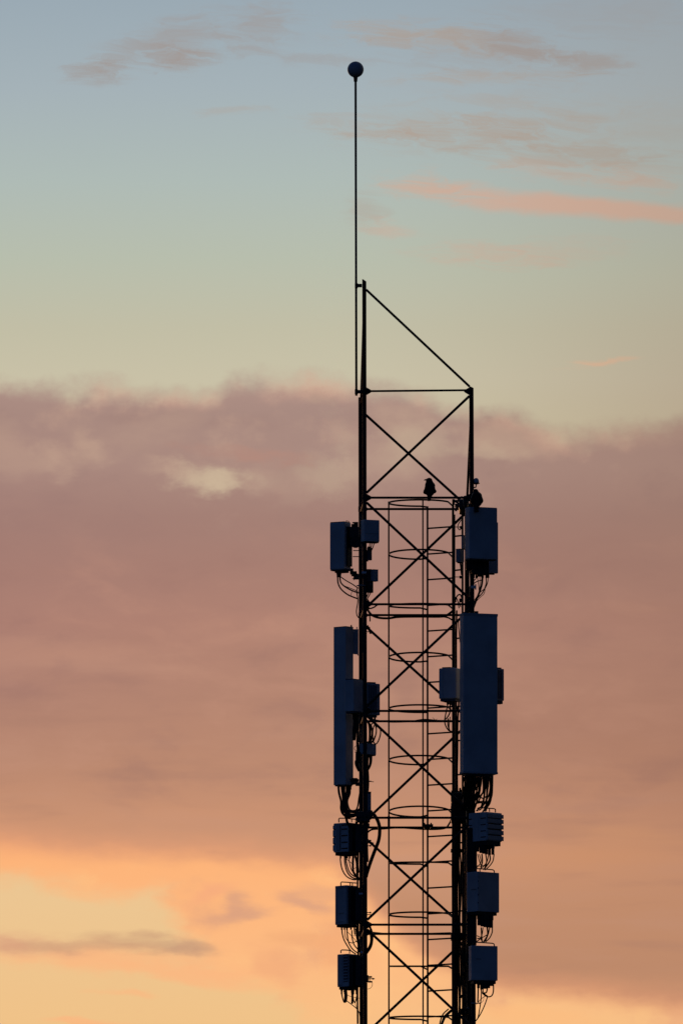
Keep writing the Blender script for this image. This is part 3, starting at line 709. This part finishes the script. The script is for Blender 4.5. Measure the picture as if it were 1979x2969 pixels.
part(u, 'groove', CAST, [((u.w*.07, -u.d/2-.002, u.h*.14), (u.w*.48, -u.d/2, u.h*.98))], .001)
part(u, 'rear_frame', DARKBOX, [((u.w/2, -u.d/2+.02, .0), (u.w/2+.05, u.d/2, u.h-.02))])
handle(u, ZE((413,890),(413,840),(430,825),(520,826),(600,834)), -.47, -.44, 1.7, [(ZE((594,830))[0], ZE((592,900))[0])])
bracket(u, [(1030, 2775, 1050, 2858), (1060, 2828, 1068, 2847), (1066, 2831, 1078, 2834), (1066, 2845, 1078, 2848), (1070, 2833, 1072, 2846)], -.56, -.45, [(1066, 1086, 2839)])
for x in (990, 999, 1003, 1020, 1024, 1033): connector(u, x, 2868, 2884, 2.6, -.42)
unit_cables(u, ZE, [(((430,1680),(438,1780),(465,1880),(485,1912)), 2.0), (((490,1680),(510,1750),(497,1905)), 4.0), (((520,1680),(528,1780),(518,1890)), 3.4), (((640,1680),(650,1780),(646,1930)), 3.2), (((668,1680),(662,1780),(640,1930)), 2.0),
    (((742,1680),(745,1760),(717,1890),(692,1912),(672,1850),(662,1780)), 1.8), (((530,1750),(620,1790),(820,1830)), .8), (((530,1880),(640,1960),(735,2040),(790,2120),(815,2260)), 1.3), (((705,1910),(735,2030)), .8), (((1060,1470),(1062,1560),(1020,1620),(950,1640)), .7)], -.43, -.58)
for pts, r, lb in [(((950,450),(1010,480),(1030,600),(1010,720),(950,830)), 1.9, 'thinner inner cable bowed out right of the left leg, between the two lowest radio units'),
                   (((1000,320),(1050,450),(1062,600),(1030,760),(940,900)), 3.4, 'thicker outer cable bowed out right of the left leg, between the two lowest radio units')]:
    tag(cable(None, ZE(*pts), r, -.62, -.64, 'feeder_cable'), lb, 'cable')
for i, (x, y0, y1, w_) in enumerate([(1066, 2150, 2300, 3.0), (1033, 2372, 2440, 4.0), (1037, 2440, 2970, 2.8), (1065.5, 2220, 2500, 2.2), (1036, 2050, 2200, 3.0)]):
    pts = [(x + 1.2*math.sin(q*1.7+i), y0 + (y1-y0)*q/6) for q in range(7)]
    lb = ['short black cable strapped inside the left leg below the small junction box', 'short thick black cable strapped behind the scalloped radio unit on the left leg', 'long black cable strapped outside the left leg behind the lower radio units',
          'black cable strapped down the inner side of the left leg behind the thick cable arc', 'black cable strapped to the left leg behind the pale radio unit'][i]
    tag(cable(None, pts, w_, -.5, -.5, 'feeder_cable'), lb, 'cable')
for x0, py, x1, lb in ((1040, 2592, 1051, 'little pale tag on the left leg beside the two tone radio unit'), (1044, 2762, 1051, 'little pale tag on the left leg above the lowest radio unit')):
    t = MB(); px_box(t, x0, py-2.5, x1, py+2.5, NEAR-.036, NEAR-.028); tag(t.build('tag', TAGM), lb, 'tag')

# --- right side
u = unit('gps_antenna', 'little pale dome antenna on a stub, right of the top of the right leg', 'antenna', 1375, 1379, 1383, 1395, 1403, -.62, 45)
def f(m):
    b = P(1379.5, 1399, -.60); m.lathe([(.030,-.006), (.034,0), (.034,.012), (.031,.03), (.022,.045), (.010,.052), (.001,.054)], b, 18)
wpart(u, 'dome', SHELL, f, True)
wpart(u, 'base', CAST, lambda m: m.lathe([(.018,-.022), (.042,-.012), (.044,-.006), (.03,-.004)], P(1379.5, 1399, -.60), 16))
wpart(u, 'arm', ZINC, lambda m: m.tube([P(1379.5, 1403, -.60), P(1379, 1412, -.60), P(1366, 1416, -.62)], .008, 8))
u = unit('panel_antenna', 'wide panel antenna at the top right, with a bird perched on its edge', 'antenna', 1347.5, 1360.5, 1441, 1469.5, 1619, -1.0, 66)
body(u, SHELL, .008, 'radome')
part(u, 'end_cap', CAST, [((-u.w/2+.003, -u.d/2+.003, u.h), (u.w/2-.003, u.d/2-.003, u.h+.004)), ((-u.w/2+.008, -u.d/2+.008, -.01), (u.w/2-.008, u.d/2-.008, 0))], .002)
part(u, 'rear_housing', CAST, [((-u.w/2-.03, -u.d/2+.05, .03), (-u.w/2, u.d/2-.03, u.h-.05))])
bracket(u, [(1350, 1478, 1376, 1492), (1350, 1600, 1376, 1615)], -.86, -.62)
u = unit('radio_unit', 'pale unit hidden behind the wide top right panel, showing below and beside its lower edge', 'radio unit', 1394, 1398, 1443.5, 1513, 1661, -.50, 72)
body(u, SHELL, .006)
part(u, 'base_plate', DARKBOX, [((-u.w/2+.01, -u.d/2+.03, -.016), (u.w/2-.01, u.d/2-.04, 0))])
part(u, 'side_housing', DARKBOX, [((-u.w/2-.10, -u.d/2-.06, .0), (-u.w/2, u.d/2-.05, u.h*.5))])
for x in (1372, 1381, 1398, 1410, 1414): connector(u, x, 1658, 1676, 3.8, -.46)
def f(m):
    for x0, x1, yb in ((1350, 1366, 1650), (1366, 1382, 1662), (1382, 1399, 1668), (1399, 1417, 1664)): px_box(m, x0, 1619, x1, yb, -.75, -.56, .006)
wpart(u, 'connector_block', DARKBOX, f)
unit_cables(u, ZF, [(((1055,1740),(1040,1880),(1000,2010),(960,2110),(905,2260)), 3.0), (((1110,1760),(1115,1860),(1060,2000),(980,2090),(905,2180)), 1.7), (((1143,1740),(1140,1830),(1100,1930),(1010,2010),(910,2150)), 1.2),
    (((1010,1730),(1012,1860),(1000,1990)), .9), (((965,1730),(990,1880),(998,1990)), 1.0), (((1100,1890),(1080,2020),(1000,2100),(905,2210)), 1.0), (((970,1755),(900,1830)), 1.3), (((1035,1805),(960,1830),(900,1870)), 1.5)], -.50, -.60)
u = unit('filter_box', 'navy box tucked against the left edge of the wide top right panel', 'filter box', 1336.5, 1341, 1350, 1553, 1590, -.35, 35)
body(u, SHELL2, .004); part(u, 'lid', CAST, [((-u.w/2-.002, -u.d/2-.002, u.h), (u.w/2+.002, u.d/2+.002, u.h+.008))], .002)
part(u, 'base_plate', DARKBOX, [((-u.w/2+.005, -u.d/2+.005, -.012), (u.w/2-.005, u.d/2-.005, 0))], .002)
u = unit('junction_box', 'small square box between the ladder and the wide panel\'s lower left corner', 'junction box', 1320.5, 1333, 1345, 1592, 1629, -.45, 38)
body(u, SHELL2, .004); part(u, 'base_plate', DARKBOX, [((-u.w/2+.01, -u.d/2+.01, -.012), (u.w/2-.005, u.d/2-.005, 0))]); part(u, 'lid', CAST, [((-u.w/2-.002, -u.d/2-.002, u.h), (u.w/2+.002, u.d/2+.002, u.h+.006))], .002)
for pts, r in [(((690,1510),(705,1600),(715,1720)), 2.6), (((715,820),(665,890),(652,950),(680,988),(705,970),(712,930)), 1.4)]: cable(u.o, ZF(*pts), r, -.4)
u = unit('pipe_clamp', 'small clamp with thin bolts on the right legs, below the wide top panel', 'clamp', 1330, 1334, 1340, 1735, 1746, -.45, 45)
body(u, ZINC, .004)
wpart(u, 'bolt', ZINC, lambda m: (m.tube([P(1319, 1673, -.4), P(1337, 1673, -.4)], 1.1/PXM, 6), m.tube([P(1319, 1528, -.4), P(1337, 1528, -.4)], 1.1/PXM, 6), m.tube([P(1331, 1673.5, -.4), P(1338, 1673.5, -.4)], 4.2/PXM, 8), m.tube([P(1332, 1529, -.4), P(1338, 1529, -.4)], 4.0/PXM, 8)))
def f(m):
    px_box(m, 1310, 1447, 1318, 1456, -.2, .1); px_box(m, 1316, 1449, 1332, 1453, -.2, -.1); px_box(m, 1318, 1460, 1345, 1466, .3, .5); px_box(m, 1330, 1446, 1350, 1478, -.3, .3, .03); px_box(m, 1342, 1436, 1356, 1470, -.5, -.2, .03)
    m.tube([P(1318, 1479, -.2), P(1344, 1450, -.2)], 3.2/PXM, 8); m.tube([P(1314, 1452, -.2), P(1334, 1462, -.2)], 2.5/PXM, 8)
    for x, y in ((1338, 1441), (1326, 1467), (1321, 1480), (1334, 1474)): m.tube([P(x-3, y, -.3), P(x+3, y, -.3)], 2.4/PXM, 8)
t = MB(); f(t); tag(t.build('bracket_cluster', ZINC), 'cluster of clamps and short arms where the ladder top meets the right legs', 'bracket')
for pts, r, lb in [(((620,2160),(618,2120),(645,2060),(690,2040),(718,2100),(725,2180)), 2.1, 'slack cable loop beside the ladder, above the upper pair of sagging crossbars'),
                   (((600,2160),(620,2085),(655,2160),(672,2260)), 1.7, 'thin cable crossing the slack loop beside the ladder at the upper pair of sagging crossbars'),
                   (((700,2240),(680,2170),(730,2110)), 1.6, 'short bent cable end beside the slack loop near the right legs')]:
    tag(cable(None, ZF(*pts), r, -.2, -.3, 'loose_cable'), lb, 'cable')
t = MB(); px_box(t, 1364, 1698, 1377, 1706, -.68, -.655); px_box(t, 1376, 1694, 1380, 1709, -.66, -.62); tag(t.build('tag', TAGM), 'pale tag strapped round the right leg between the two big panels', 'tag')
m = MB(); m.tube([P(1353, 1722, NEAR-.10), P(1355.5, 1735, NEAR-.10)], 2.0/PXM, 8); tag(m.build('red_glint', RED), 'painted red glint on the cables beside the right leg, between the two big panels', 'glint')  # red glint painted as a short coloured strip

# long panel on the right with its two radio units
u = unit('panel_antenna', 'tallest and widest panel antenna, flat faced, covering the right leg at mid height', 'antenna', 1332, 1343, 1442, 1779, 2241, -1.0, 71)
body(u, SHELL, .012, 'radome')
part(u, 'end_cap', SHELL2, [((-u.w/2-.003, -u.d/2-.003, u.h-.022), (u.w/2+.003, u.d/2+.003, u.h+.008)), ((-u.w/2-.003, -u.d/2-.003, -.005), (u.w/2+.003, u.d/2+.003, .018))], .004)
part(u, 'connector_plate', DARKBOX, [((-u.w/2+.01, -u.d/2+.03, -.03), (u.w/2-.01, u.d/2-.05, -.005))])
bracket(u, [(1346, 1790, 1380, 1806), (1346, 2210, 1380, 2226), (1374, 1772, 1386, 1777)], -.86, -.62)
rnd = random.Random(3)
for i in range(20):
    x = 1347 + i*4.0; x2 = (1345 + i*1.9) if i < 7 else (1362 + (i-7)*4.6); yb = 2310 + rnd.uniform(-8, 28) if i > 6 else 2330
    connector(u, x, 2244, 2258 + rnd.uniform(0, 10), 1.9, -.90 + rnd.uniform(-.04, .06))
    w_ = rnd.uniform(-5, 5)
    cable(u.o, [(x, 2255), (x + w_*.3, 2276), ((x*.65+x2*.35) + w_, 2296), (x2 + w_*.6, yb), (x2 - 10, yb + rnd.uniform(12, 26))], rnd.uniform(1.6, 2.6), -.88, -.66)
for pts, r in [(((1165,1180),(1160,1400),(1148,1560),(1090,1690),(1040,1830)), 4.0), (((1120,1200),(1130,1420),(1080,1600),(960,1760),(880,1830)), 2.2), (((1000,1700),(960,1680),(860,1700),(790,1730)), 2.2),
               (((1070,1200),(1070,1450),(1060,1620),(1010,1720),(900,1800)), 2.4), (((860,1300),(880,1450),(930,1560),(1000,1600),(1070,1560)), 2.0), (((900,1240),(850,1420),(840,1560),(900,1650),(1010,1660)), 2.0), (((720,1200),(700,1400),(690,1560),(660,1700)), 4.5), (((790,1200),(780,1400),(770,1560),(720,1720)), 4.5), (((650,1220),(630,1350),(640,1500),(600,1640)), 3.0)]:
    cable(u.o, ZH(*pts), r, -.86, -.66)
u = unit('radio_unit', 'pale radio unit sticking out left of the tallest panel, across the ladder edge', 'radio unit', 1271.5, 1322, 1340, 1936, 2025, -.72, 22)
body(u, SHELL, .014)
part(u, 'end_plate', CAST, [((-u.w/2+.035, -u.d/2+.012, u.h), (-u.w/2+.14, u.d/2-.012, u.h+.012)), ((-u.w/2+.014, -u.d/2+.012, -.028), (u.w/2-.02, u.d/2-.012, 0))])
part(u, 'seam', SHELL2, [((-u.w/2+.05, -u.d/2-.003, .01), (-u.w/2+.056, -u.d/2, u.h-.01))], .001)
for x in (1297, 1305, 1315): connector(u, x, 2030, 2044, 3.2, -.62)
unit_cables(u, ZG, [(((310,1790),(350,1870),(330,1990),(300,2160),(318,2260),(375,2345),(440,2360)), 1.9), (((365,1830),(400,1900),(395,2010),(360,2090),(318,2140)), 2.0)], -.55, -.35)
unit_cables(u, ZH, [(((365,150),(365,280),(400,375),(440,390)), 2.0), (((402,120),(383,300),(400,385)), 1.4)], -.5, -.35)
u = unit('radio_unit', 'dark slim radio unit sticking out right of the tallest panel', 'radio unit', 1420, 1432, 1461, 1938, 2031, -.55, 60)
body(u, SHELL2, .012)
part(u, 'end_plate', CAST, [((-u.w/2+.01, -u.d/2+.02, u.h), (u.w/2-.01, u.d/2-.03, u.h+.014)), ((-u.w/2+.012, -u.d/2+.03, -.036), (u.w/2-.012, u.d/2-.012, 0))])
part(u, 'cooling_fins', CAST, [((u.w/2, -u.d/2+.01+i*.02, .02), (u.w/2+.01, -u.d/2+.016+i*.02, u.h-.02)) for i in range(max(1, int((u.d-.02)/.02)))], 0)

# three radio units down the right leg
u = unit('radio_unit', 'ribbed radio unit with deep horizontal fins, uppermost of three on the right leg', 'radio unit', 1358, 1409, 1455, 2354, 2438, -.95, 44)
body(u, SHELL, .012)
part(u, 'cooling_fins', SHELL2, [((u.w/2-.002, -u.d/2+.012, u.h*a), (u.w/2+.012, u.d/2+.016, u.h*b)) for a, b in ((.80, .94), (.62, .77), (.43, .58), (.23, .385), (.03, .19))], .007)
part(u, 'groove', DARKBOX, [((u.w/2, -u.d/2+.03, u.h*a), (u.w/2+.004, u.d/2-.01, u.h*b)) for a, b in ((.77,.80), (.58,.62), (.385,.43), (.19,.23))], .001)
part(u, 'front_ribs', DARKBOX, [((-u.w*.49, -u.d/2-.004, u.h*a), (-u.w*.30, -u.d/2, u.h*a+.010)) for a in (.12, .33, .55, .77)] + [((u.w*.18, -u.d/2-.004, u.h*a), (u.w*.47, -u.d/2, u.h*a+.010)) for a in (.12, .33, .55, .77)], .001)
part(u, 'front_cover', SHELL, [((-u.w*.2, -u.d/2-.009, .0), (u.w*.08, -u.d/2, u.h-.01))])
part(u, 'base_plate', DARKBOX, [((-u.w/2+.02, -u.d/2+.015, -.05), (u.w/2-.005, u.d/2-.02, 0))])
handle(u, ZI((905,205),(905,150),(925,140),(1050,148),(1200,158),(1225,170),(1225,225)), -.9, -.82, 1.7, [(ZI((1115,152))[0], ZI((1118,215))[0]), (ZI((1025,148))[0], ZI((1030,215))[0])])
for x, y1 in ((1384, 2470), (1393, 2474), (1401, 2476), (1409, 2478), (1418, 2479), (1428, 2479)): connector(u, x, 2448, y1, 4.4, -.86)
unit_cables(u, ZI, [(((1200,990),(1180,1110),(1120,1200),(1040,1275)), 1.7), (((1122,990),(1130,1090),(1080,1180),(1010,1270)), 2.2), (((1050,990),(1065,1120),(1030,1240)), 1.9), (((980,990),(987,1120),(960,1260)), 2.2), (((935,990),(960,1130),(880,1240)), 1.4),
    (((880,1195),(960,1205),(1070,1175)), 1.1), (((1100,1000),(1070,1130),(990,1230)), 1.6), (((905,990),(930,1100),(975,1220)), 1.4)], -.86, -.7)
u = unit('radio_unit', 'flat faced radio unit with a centre seam, middle one of three on the right leg', 'radio unit', 1352.5, 1384, 1447, 2527, 2643, -.95, 50)
body(u, SHELL, .010)
part(u, 'base_plate', DARKBOX, [((-u.w/2+.015, -u.d/2+.02, -.035), (u.w/2-.01, u.d/2-.03, 0))])
part(u, 'latch', DARKBOX, [((u.w/2, -u.d/2+.002, u.h*a), (u.w/2+.004, -u.d/2+.012, u.h*a+.012)) for a in (.2, .4, .57, .74)] + [((-u.w*.1, -u.d/2-.004, u.h*.55), (u.w*.4, -u.d/2, u.h*.558))], .001)
handle(u, ZI((820,1300),(820,1255),(840,1248),(1000,1255),(1180,1272),(1200,1285),(1206,1320)), -.9, -.84, 1.7, [(ZI((940,1255))[0], ZI((945,1305))[0])])
for x, y1, r in ((1388, 2684, 5), (1397, 2687, 5), (1406, 2689, 5.5), (1414, 2690, 5.5), (1423, 2691, 5.5)): connector(u, x, 2653, y1, r, -.86)
unit_cables(u, ZJ, [(((968,440),(975,580),(985,720)), 2.0), (((1078,440),(1082,580),(1000,720)), 2.4), (((1120,440),(1095,560),(1040,700)), 1.6), (((1170,445),(1165,530),(1120,630),(1050,700)), 1.7), (((890,590),(980,622),(1070,575)), 1.3), (((960,640),(880,700)), 1.6),
    (((1000,440),(985,560),(960,640),(1000,720)), 1.4), (((900,640),(960,640)), 1.8)], -.86, -.8)
def f(m): px_box(m, 1352, 2646, 1381, 2736, -.80, -.70, .01)
wpart(u, 'rear_frame', DARKBOX, f)
u = unit('radio_unit', 'flat faced radio unit with a single short mark, lowest on the right leg', 'radio unit', 1357.5, 1366, 1442, 2742, 2843, -.95, 74)
body(u, SHELL, .010)
part(u, 'base_plate', DARKBOX, [((-u.w/2+.01, -u.d/2+.03, -.036), (u.w/2-.01, u.d/2-.02, 0))])
part(u, 'latch', DARKBOX, [((u.w/2, -u.d*.33, u.h*.61), (u.w/2+.004, -u.d*.14, u.h*.62)), ((-u.w*.2, u.d/2, u.h*.58), (u.w*.2, u.d/2+.008, u.h*.66))], .001)
handle(u, ZJ((815,765),(815,715),(835,706),(1000,715),(1175,728),(1200,740),(1206,775)), -.92, -.86, 1.7, [(ZJ((870,712))[0], ZJ((872,765))[0])])
for x, y1, r in ((1386, 2866, 4), (1396, 2870, 5), (1406, 2868, 5.5), (1415, 2866, 5), (1424, 2860, 4)): connector(u, x, 2848, y1, r, -.88)
unit_cables(u, ZJ, [(((1190,1480),(1188,1600),(1160,1680),(1100,1702),(1040,1680),(980,1620),(960,1540)), 1.9), (((1010,1530),(1000,1600),(1040,1660),(1078,1690),(1060,1770),(1010,1900),(940,2040),(870,2140)), 1.7), (((970,1540),(968,1680),(955,1820),(920,2030),(900,2110)), 1.6),
    (((912,1500),(910,1640),(905,1790)), 2.2), (((1040,1690),(960,1745),(880,1840)), .9), (((1020,1690),(1000,1780),(930,1830)), .6), (((1080,1540),(1060,1620),(1000,1640)), 2.2)], -.88, -.7)

# --- vertical cable rack and the feeder cables on the right legs
rack = thing('cable_rack', 'narrow ladder shaped cable rack with short rungs between the ladder and the right legs', 'cable rack', P(1328, 1484, .25))
for x, y in ((1317.5, .22), (1340, .22)):
    m = MB(); xx = lx(x, y); hw_ = .007 if x < 1330 else .012; m.box((xx-hw_, y-.016, zb), (xx+hw_, y+.016, P(x, 1492, y).z), .002); m.build('rail', STEEL, rack, world=True)
y_ = 1554
while y_ < 3050:
    m = MB(); m.tube([P(1317, y_+1, .22), P(1341, y_-1.5, .18)], 2.4/PXM, 8); m.build('rung', STEEL, rack, world=True); y_ += 99
zlow = lev(KMAX)
specs = [  # x at the bottom, first pixel row, radius, depth, wobble
    (1321.5, 1770, 2.6, .12, .6), (1325.5, 2030, 2.6, .14, .8), (1330.0, 2285, 2.7, .10, .8), (1334.0, 2296, 2.4, .16, 1.2), (1345.0, 2290, 2.4, .30, 1.0), (1313.5, 1772, 2.6, .02, .3),
    (1339.5, 2300, 2.2, .05, 2.2), (1352.0, 2270, 3.2, .40, .9), (1357.0, 2296, 3.2, .45, .6), (1366.0, 2284, 3.2, -.45, .8), (1374.5, 2450, 3.6, -.40, .5), (1361.5, 1700, 2.8, -.50, .6), (1349.0, 1640, 2.6, .2, .5), (1348.5, 2300, 1.5, -.1, 1.8),
    (1318.0, 2310, 2.4, .06, .4), (1310.5, 2330, 2.0, .12, .3)]
for i, (x, y0, r, dep, wob) in enumerate(specs):
    rr = random.Random(i); ph = rr.uniform(0, 6)
    pts = [(x - 2 + 6*rr.random()*(q == 0) + (2 if q else 0) + wob*math.sin(q*1.3+ph) + wob*.5*math.sin(q*2.9+ph*2), y0 + (3030-y0)*q/14) for q in range(15)]
    o = cable(None, pts, r, dep, dep, 'feeder_cable')
    tag(o, 'black feeder cable running straight down the packed cable run beside the right legs', 'cable', 'feeder cables packed beside the right legs')
for i, (x0, y0, x1, y1) in enumerate([(1306, 2462, 1362, 2466), (1334, 2500, 1372, 2504), (1306, 2705, 1378, 2722), (1334, 2764, 1362, 2792), (1334, 2818, 1350, 2826), (1334, 2885, 1346, 2889), (1334, 2925, 1358, 2938)]):
    m = MB(); px_box(m, x0, y0, x1, y1, -.02, .30, .004)
    lb = ['cable strap across the packed cables level with the ribbed radio unit', 'short cable strap on the packed cables above the seamed radio unit', 'deep cable strap across the packed cables between the two lowest right radio units', 'cable strap on the packed cables beside the top of the lowest right radio unit',
          'small cable strap on the packed cables beside the foot of the lowest right radio unit', 'small cable strap on the packed cables below the lowest right radio unit', 'cable strap on the packed cables at the bottom edge of the view'][i]
    tag(m.build('cable_strap', CABLE), lb, 'cable strap')
m = MB(); px_box(m, 1306.5, 2298, 1360, 2330, -.05, .35, .03); px_box(m, 1306, 2330, 1352, 2384, .0, .3, .03); px_box(m, 1340, 2296, 1372, 2346, -.5, -.2, .04)
for x, y in ((1310, 2296), (1318, 2292), (1326, 2297), (1334, 2293), (1342, 2300)): m.tube([P(x, y+14, .1), P(x+1, y-3, .1)], 4/PXM, 10)
tag(m.build('splice_closure', DARKBOX), 'bulky black cable junction on the right legs, under the tallest panel', 'cable splice')
m = MB(); px_box(m, 1352, 2400, 1382, 2640, -.80, -.66, .01); px_box(m, 1346, 2446, 1380, 2530, -.60, -.40, .02); tag(m.build('mounting_frame', DARKBOX), 'black upright mounting frame behind the two upper radio units on the right leg', 'mounting frame')
for pts, r, lb in [(((370,1925),(280,2010),(238,2100),(212,2200)), 2.0, 'thin cable curving away at the bottom right, inside the lower ladder cage'), (((420,1955),(320,2050),(278,2125),(250,2200)), 4.2, 'thick cable curving away at the bottom right, inside the lower ladder cage')]:
    tag(cable(None, ZJ(*pts), r, .1, -.2, 'feeder_cable'), lb, 'cable')
cable(None, ZG((545,390),(548,480),(560,600),(575,760)), 1.5, -.5, name='loose_cable')
tag(bpy.data.objects[[o.name for o in bpy.data.objects if o.name.startswith('loose_cable')][-1]], 'thin cable hugging the upper left edge of the tallest panel', 'cable')
t = MB(); px_box(t, 1366, 2908, 1392, 2911, -.70, -.68, .001); px_box(t, 1351, 2922, 1362, 2926, .35, .37, .001); tag(t.build('tag', SHELL2), 'grey cable tag on the right leg near the bottom edge', 'tag')

# --- cables lying along the crossbars
for pts, zf, r, y0, lb in [
    (((375,1095),(420,1150),(480,1173),(560,1177),(640,1166),(800,1163),(1000,1163),(1050,1145),(1090,1115)), ZK, 3.4, .66, 'thick cable sagging along the lower bar of the uppermost doubled crossbars'),
    (((990,1160),(1050,1172),(1085,1192)), ZK, 2.4, .62, 'short cable end drooping off the right end of the uppermost doubled crossbars'),
    (((380,1060),(400,1095),(440,1085),(470,1066),(560,1062)), ZK, 2.2, -.66, 'cable curling under the left end of the uppermost doubled crossbars'),
    (((400,868),(470,884),(560,892),(640,893),(760,888),(840,876),(900,878),(960,884),(1075,885)), ZL, 2.6, .66, 'cable lying along the lower bar of the second doubled crossbars'),
    (((385,382),(425,358),(520,352),(640,343),(760,350),(860,356),(960,356),(1030,345),(1060,310),(1080,270)), ZM, 2.6, .66, 'cable along the crossbar beside the thick arc, rising to the right'),
    (((400,1208),(560,1222),(700,1224),(900,1219),(1075,1214)), ZM, 2.2, .66, 'cable lying along the lower bar of the lowest doubled crossbars'),
    (((1000,2070),(1025,2170),(1042,2280),(1046,2370)), ZA, 1.8, -.62, 'short cable hanging from the left end of the uppermost doubled crossbars'),
    (((985,1900),(1020,1985),(1000,2085),(1060,2095),(1110,2075),(1190,2032)), ZA, 1.5, -.62, 'thin cable looping below the small black boxes on the left leg'),
    (((985,100),(1020,180),(1050,240),(1060,280)), ZB, 3.2, -.6, 'cable end with a plug hanging inside the left leg above the big braces')]:
    tag(cable(None, zf(*pts), r, y0, y0, 'feeder_cable'), lb, 'cable')
m = MB(); m.tube([P(1063, 1832, -.6), P(1080, 1832, -.6)], 1.2/PXM, 6); m.tube([P(1070, 1818, -.6), P(1074, 1836, -.6)], 2.0/PXM, 6); tag(m.build('pipe_clamp', ZINC), 'small bolt clamp on the inner side of the left leg below the doubled crossbars', 'clamp')
m = MB()
for a, b in (((1253,2081),(1263,2089)), ((1257,2090),(1267,2085)), ((1258,2084),(1257,2091))): m.tube([P(*a, .6), P(*b, .6)], .0022, 5)
tag(m.build('twig', TWIGM), 'tiny twig caught on the lower bar of the second doubled crossbars', 'twig')

# ------------------------------------------------------------------ birds
def ring(c, rx, ry, ax=(1,0,0), ay=(0,1,0), n=16):
    c, ax, ay = Vector(c), Vector(ax), Vector(ay)
    return [c + ax*rx*math.cos(6.28319*k/n) + ay*ry*math.sin(6.28319*k/n) for k in range(n)]
def bird(label, loc, turn, lean, head_turn, beak_up=.0, s=1.0, hunch=0.0, spread=1.0):
    """Crow seen from behind: x across, -y towards the tail and the viewer, z up; feet at the origin."""
    o = thing('crow', label, 'bird', loc, turn); o.scale = (s, s, s)
    m = MB()
    def hz(z): return z - max(0.0, z - .15)*hunch
    spine = [  # z, y, half width, half depth, x shift
        (-.074,-.098,.020,.005,-.012), (-.066,-.096,.027,.008,-.011), (-.03,-.087,.026,.011,-.008), (.0,-.072,.034,.018,-.004), (.02,-.052,.050,.036,0), (.05,-.024,.060,.054,.001), (.09,-.002,.066,.062,.002),
        (.125,.010,.068,.060,.003), (.155,.020,.070,.056,.003), (.178,.028,.063,.048,.001), (.198,.034,.050,.042,-.004), (.214,.040,.045,.040,-.008), (.234,.044,.042,.037,-.009), (.250,.044,.030,.028,-.009), (.259,.044,.006,.006,-.008)]
    m.loft([ring((xs + lean*z, y, hz(z)), rx*(1 - hunch*min(1.0, max(0.0, (z-.10)/.08))*.75), ry) for z, y, rx, ry, xs in spine])
    # folded wings hugging the flanks, their tips standing off a little above the tail
    for sx, tip in ((-1, (.050, .016)), (1, (.062, .012))):
        w = [(.160,.012,.040-.012*(1-spread),.016,.032), (.13,-.006,.050-.010*(1-spread),.020,.044), (.10,-.018,.054-.004*(1-spread),.020,.048), (.08,-.026,.056+.010*spread,.020,.044), (tip[0],-.040,.060+.016*spread,.016,.034), (tip[0]-.02,-.048,.054+.012*spread,tip[1],.020), (tip[0]-.03,-.052,.050,.006,.010)]
        m.loft([ring((sx*x + lean*z, y, z), rx, ry, (1,0,0), (0,1,0), 12) for z, y, x, rx, ry in w])
    body_ = m.build('body', FEATHER, o, smooth=True)
    rm = body_.modifiers.new('weld', 'REMESH'); rm.mode = 'VOXEL'; rm.voxel_size = .0042; rm.use_smooth_shade = True
    sm = body_.modifiers.new('soften', 'SMOOTH'); sm.iterations = 2; sm.factor = .5
    c = Vector((-.006 + lean*.226, .044, hz(.230))); d = Vector((math.sin(head_turn), math.cos(head_turn), beak_up)).normalized()
    m = MB(); sd = d.cross(Vector((0,0,1))).normalized(); up = sd.cross(d)
    prof = [(.012,.016,.018,0), (.034,.013,.015,0), (.050,.009,.011,-.001), (.066,.006,.008,-.003), (.078,.0015,.002,-.008)]
    m.loft([ring(c + d*a + up*dz, rx, rz_, sd, up, 12) for a, rx, rz_, dz in prof]); m.build('beak', BEAK, o, smooth=True)
    for sx in (-1, 1):
        m = MB(); e = c + d*.016 + sd*sx*.034 + up*.006
        m.lathe([(.0004,-.004), (.003,-.003), (.0042,0), (.003,.003), (.0004,.004)], e, 10); m.build('eye', BEAK, o, smooth=True)
        m = MB(); f0 = Vector((sx*.020 + lean*.02, -.004, .006))
        m.tube([f0 + Vector((0,-.02,.045)), f0 + Vector((0,-.004,.018)), f0], [.007,.004,.0035], 8)
        for tx, ty in ((-.010,.026), (.0,.030), (.010,.026), (.0,-.020)):
            m.tube([f0, f0 + Vector((tx*.6, ty*.6, .004)), f0 + Vector((tx, ty, -.008))], [.0035,.003,.0018], 6)
        m.build('foot', BEAK, o)
    return o
zb1 = legpos('nl', lev(1)).z + .0140
bird('black crow perched on a crossbar inside the tower, its beak in profile', (P(1245.5, 1443, NEAR).x, NEAR, zb1), R(0), .0, R(-78), .05, .86)
u_top = P(1385, 1469, -.93)
bird('black crow hunched on top of the wide upper right panel, seen from behind', (u_top.x - .012, -.93, u_top.z - .004), R(0), -.03, R(10), -.1, 1.0, .4, .0)
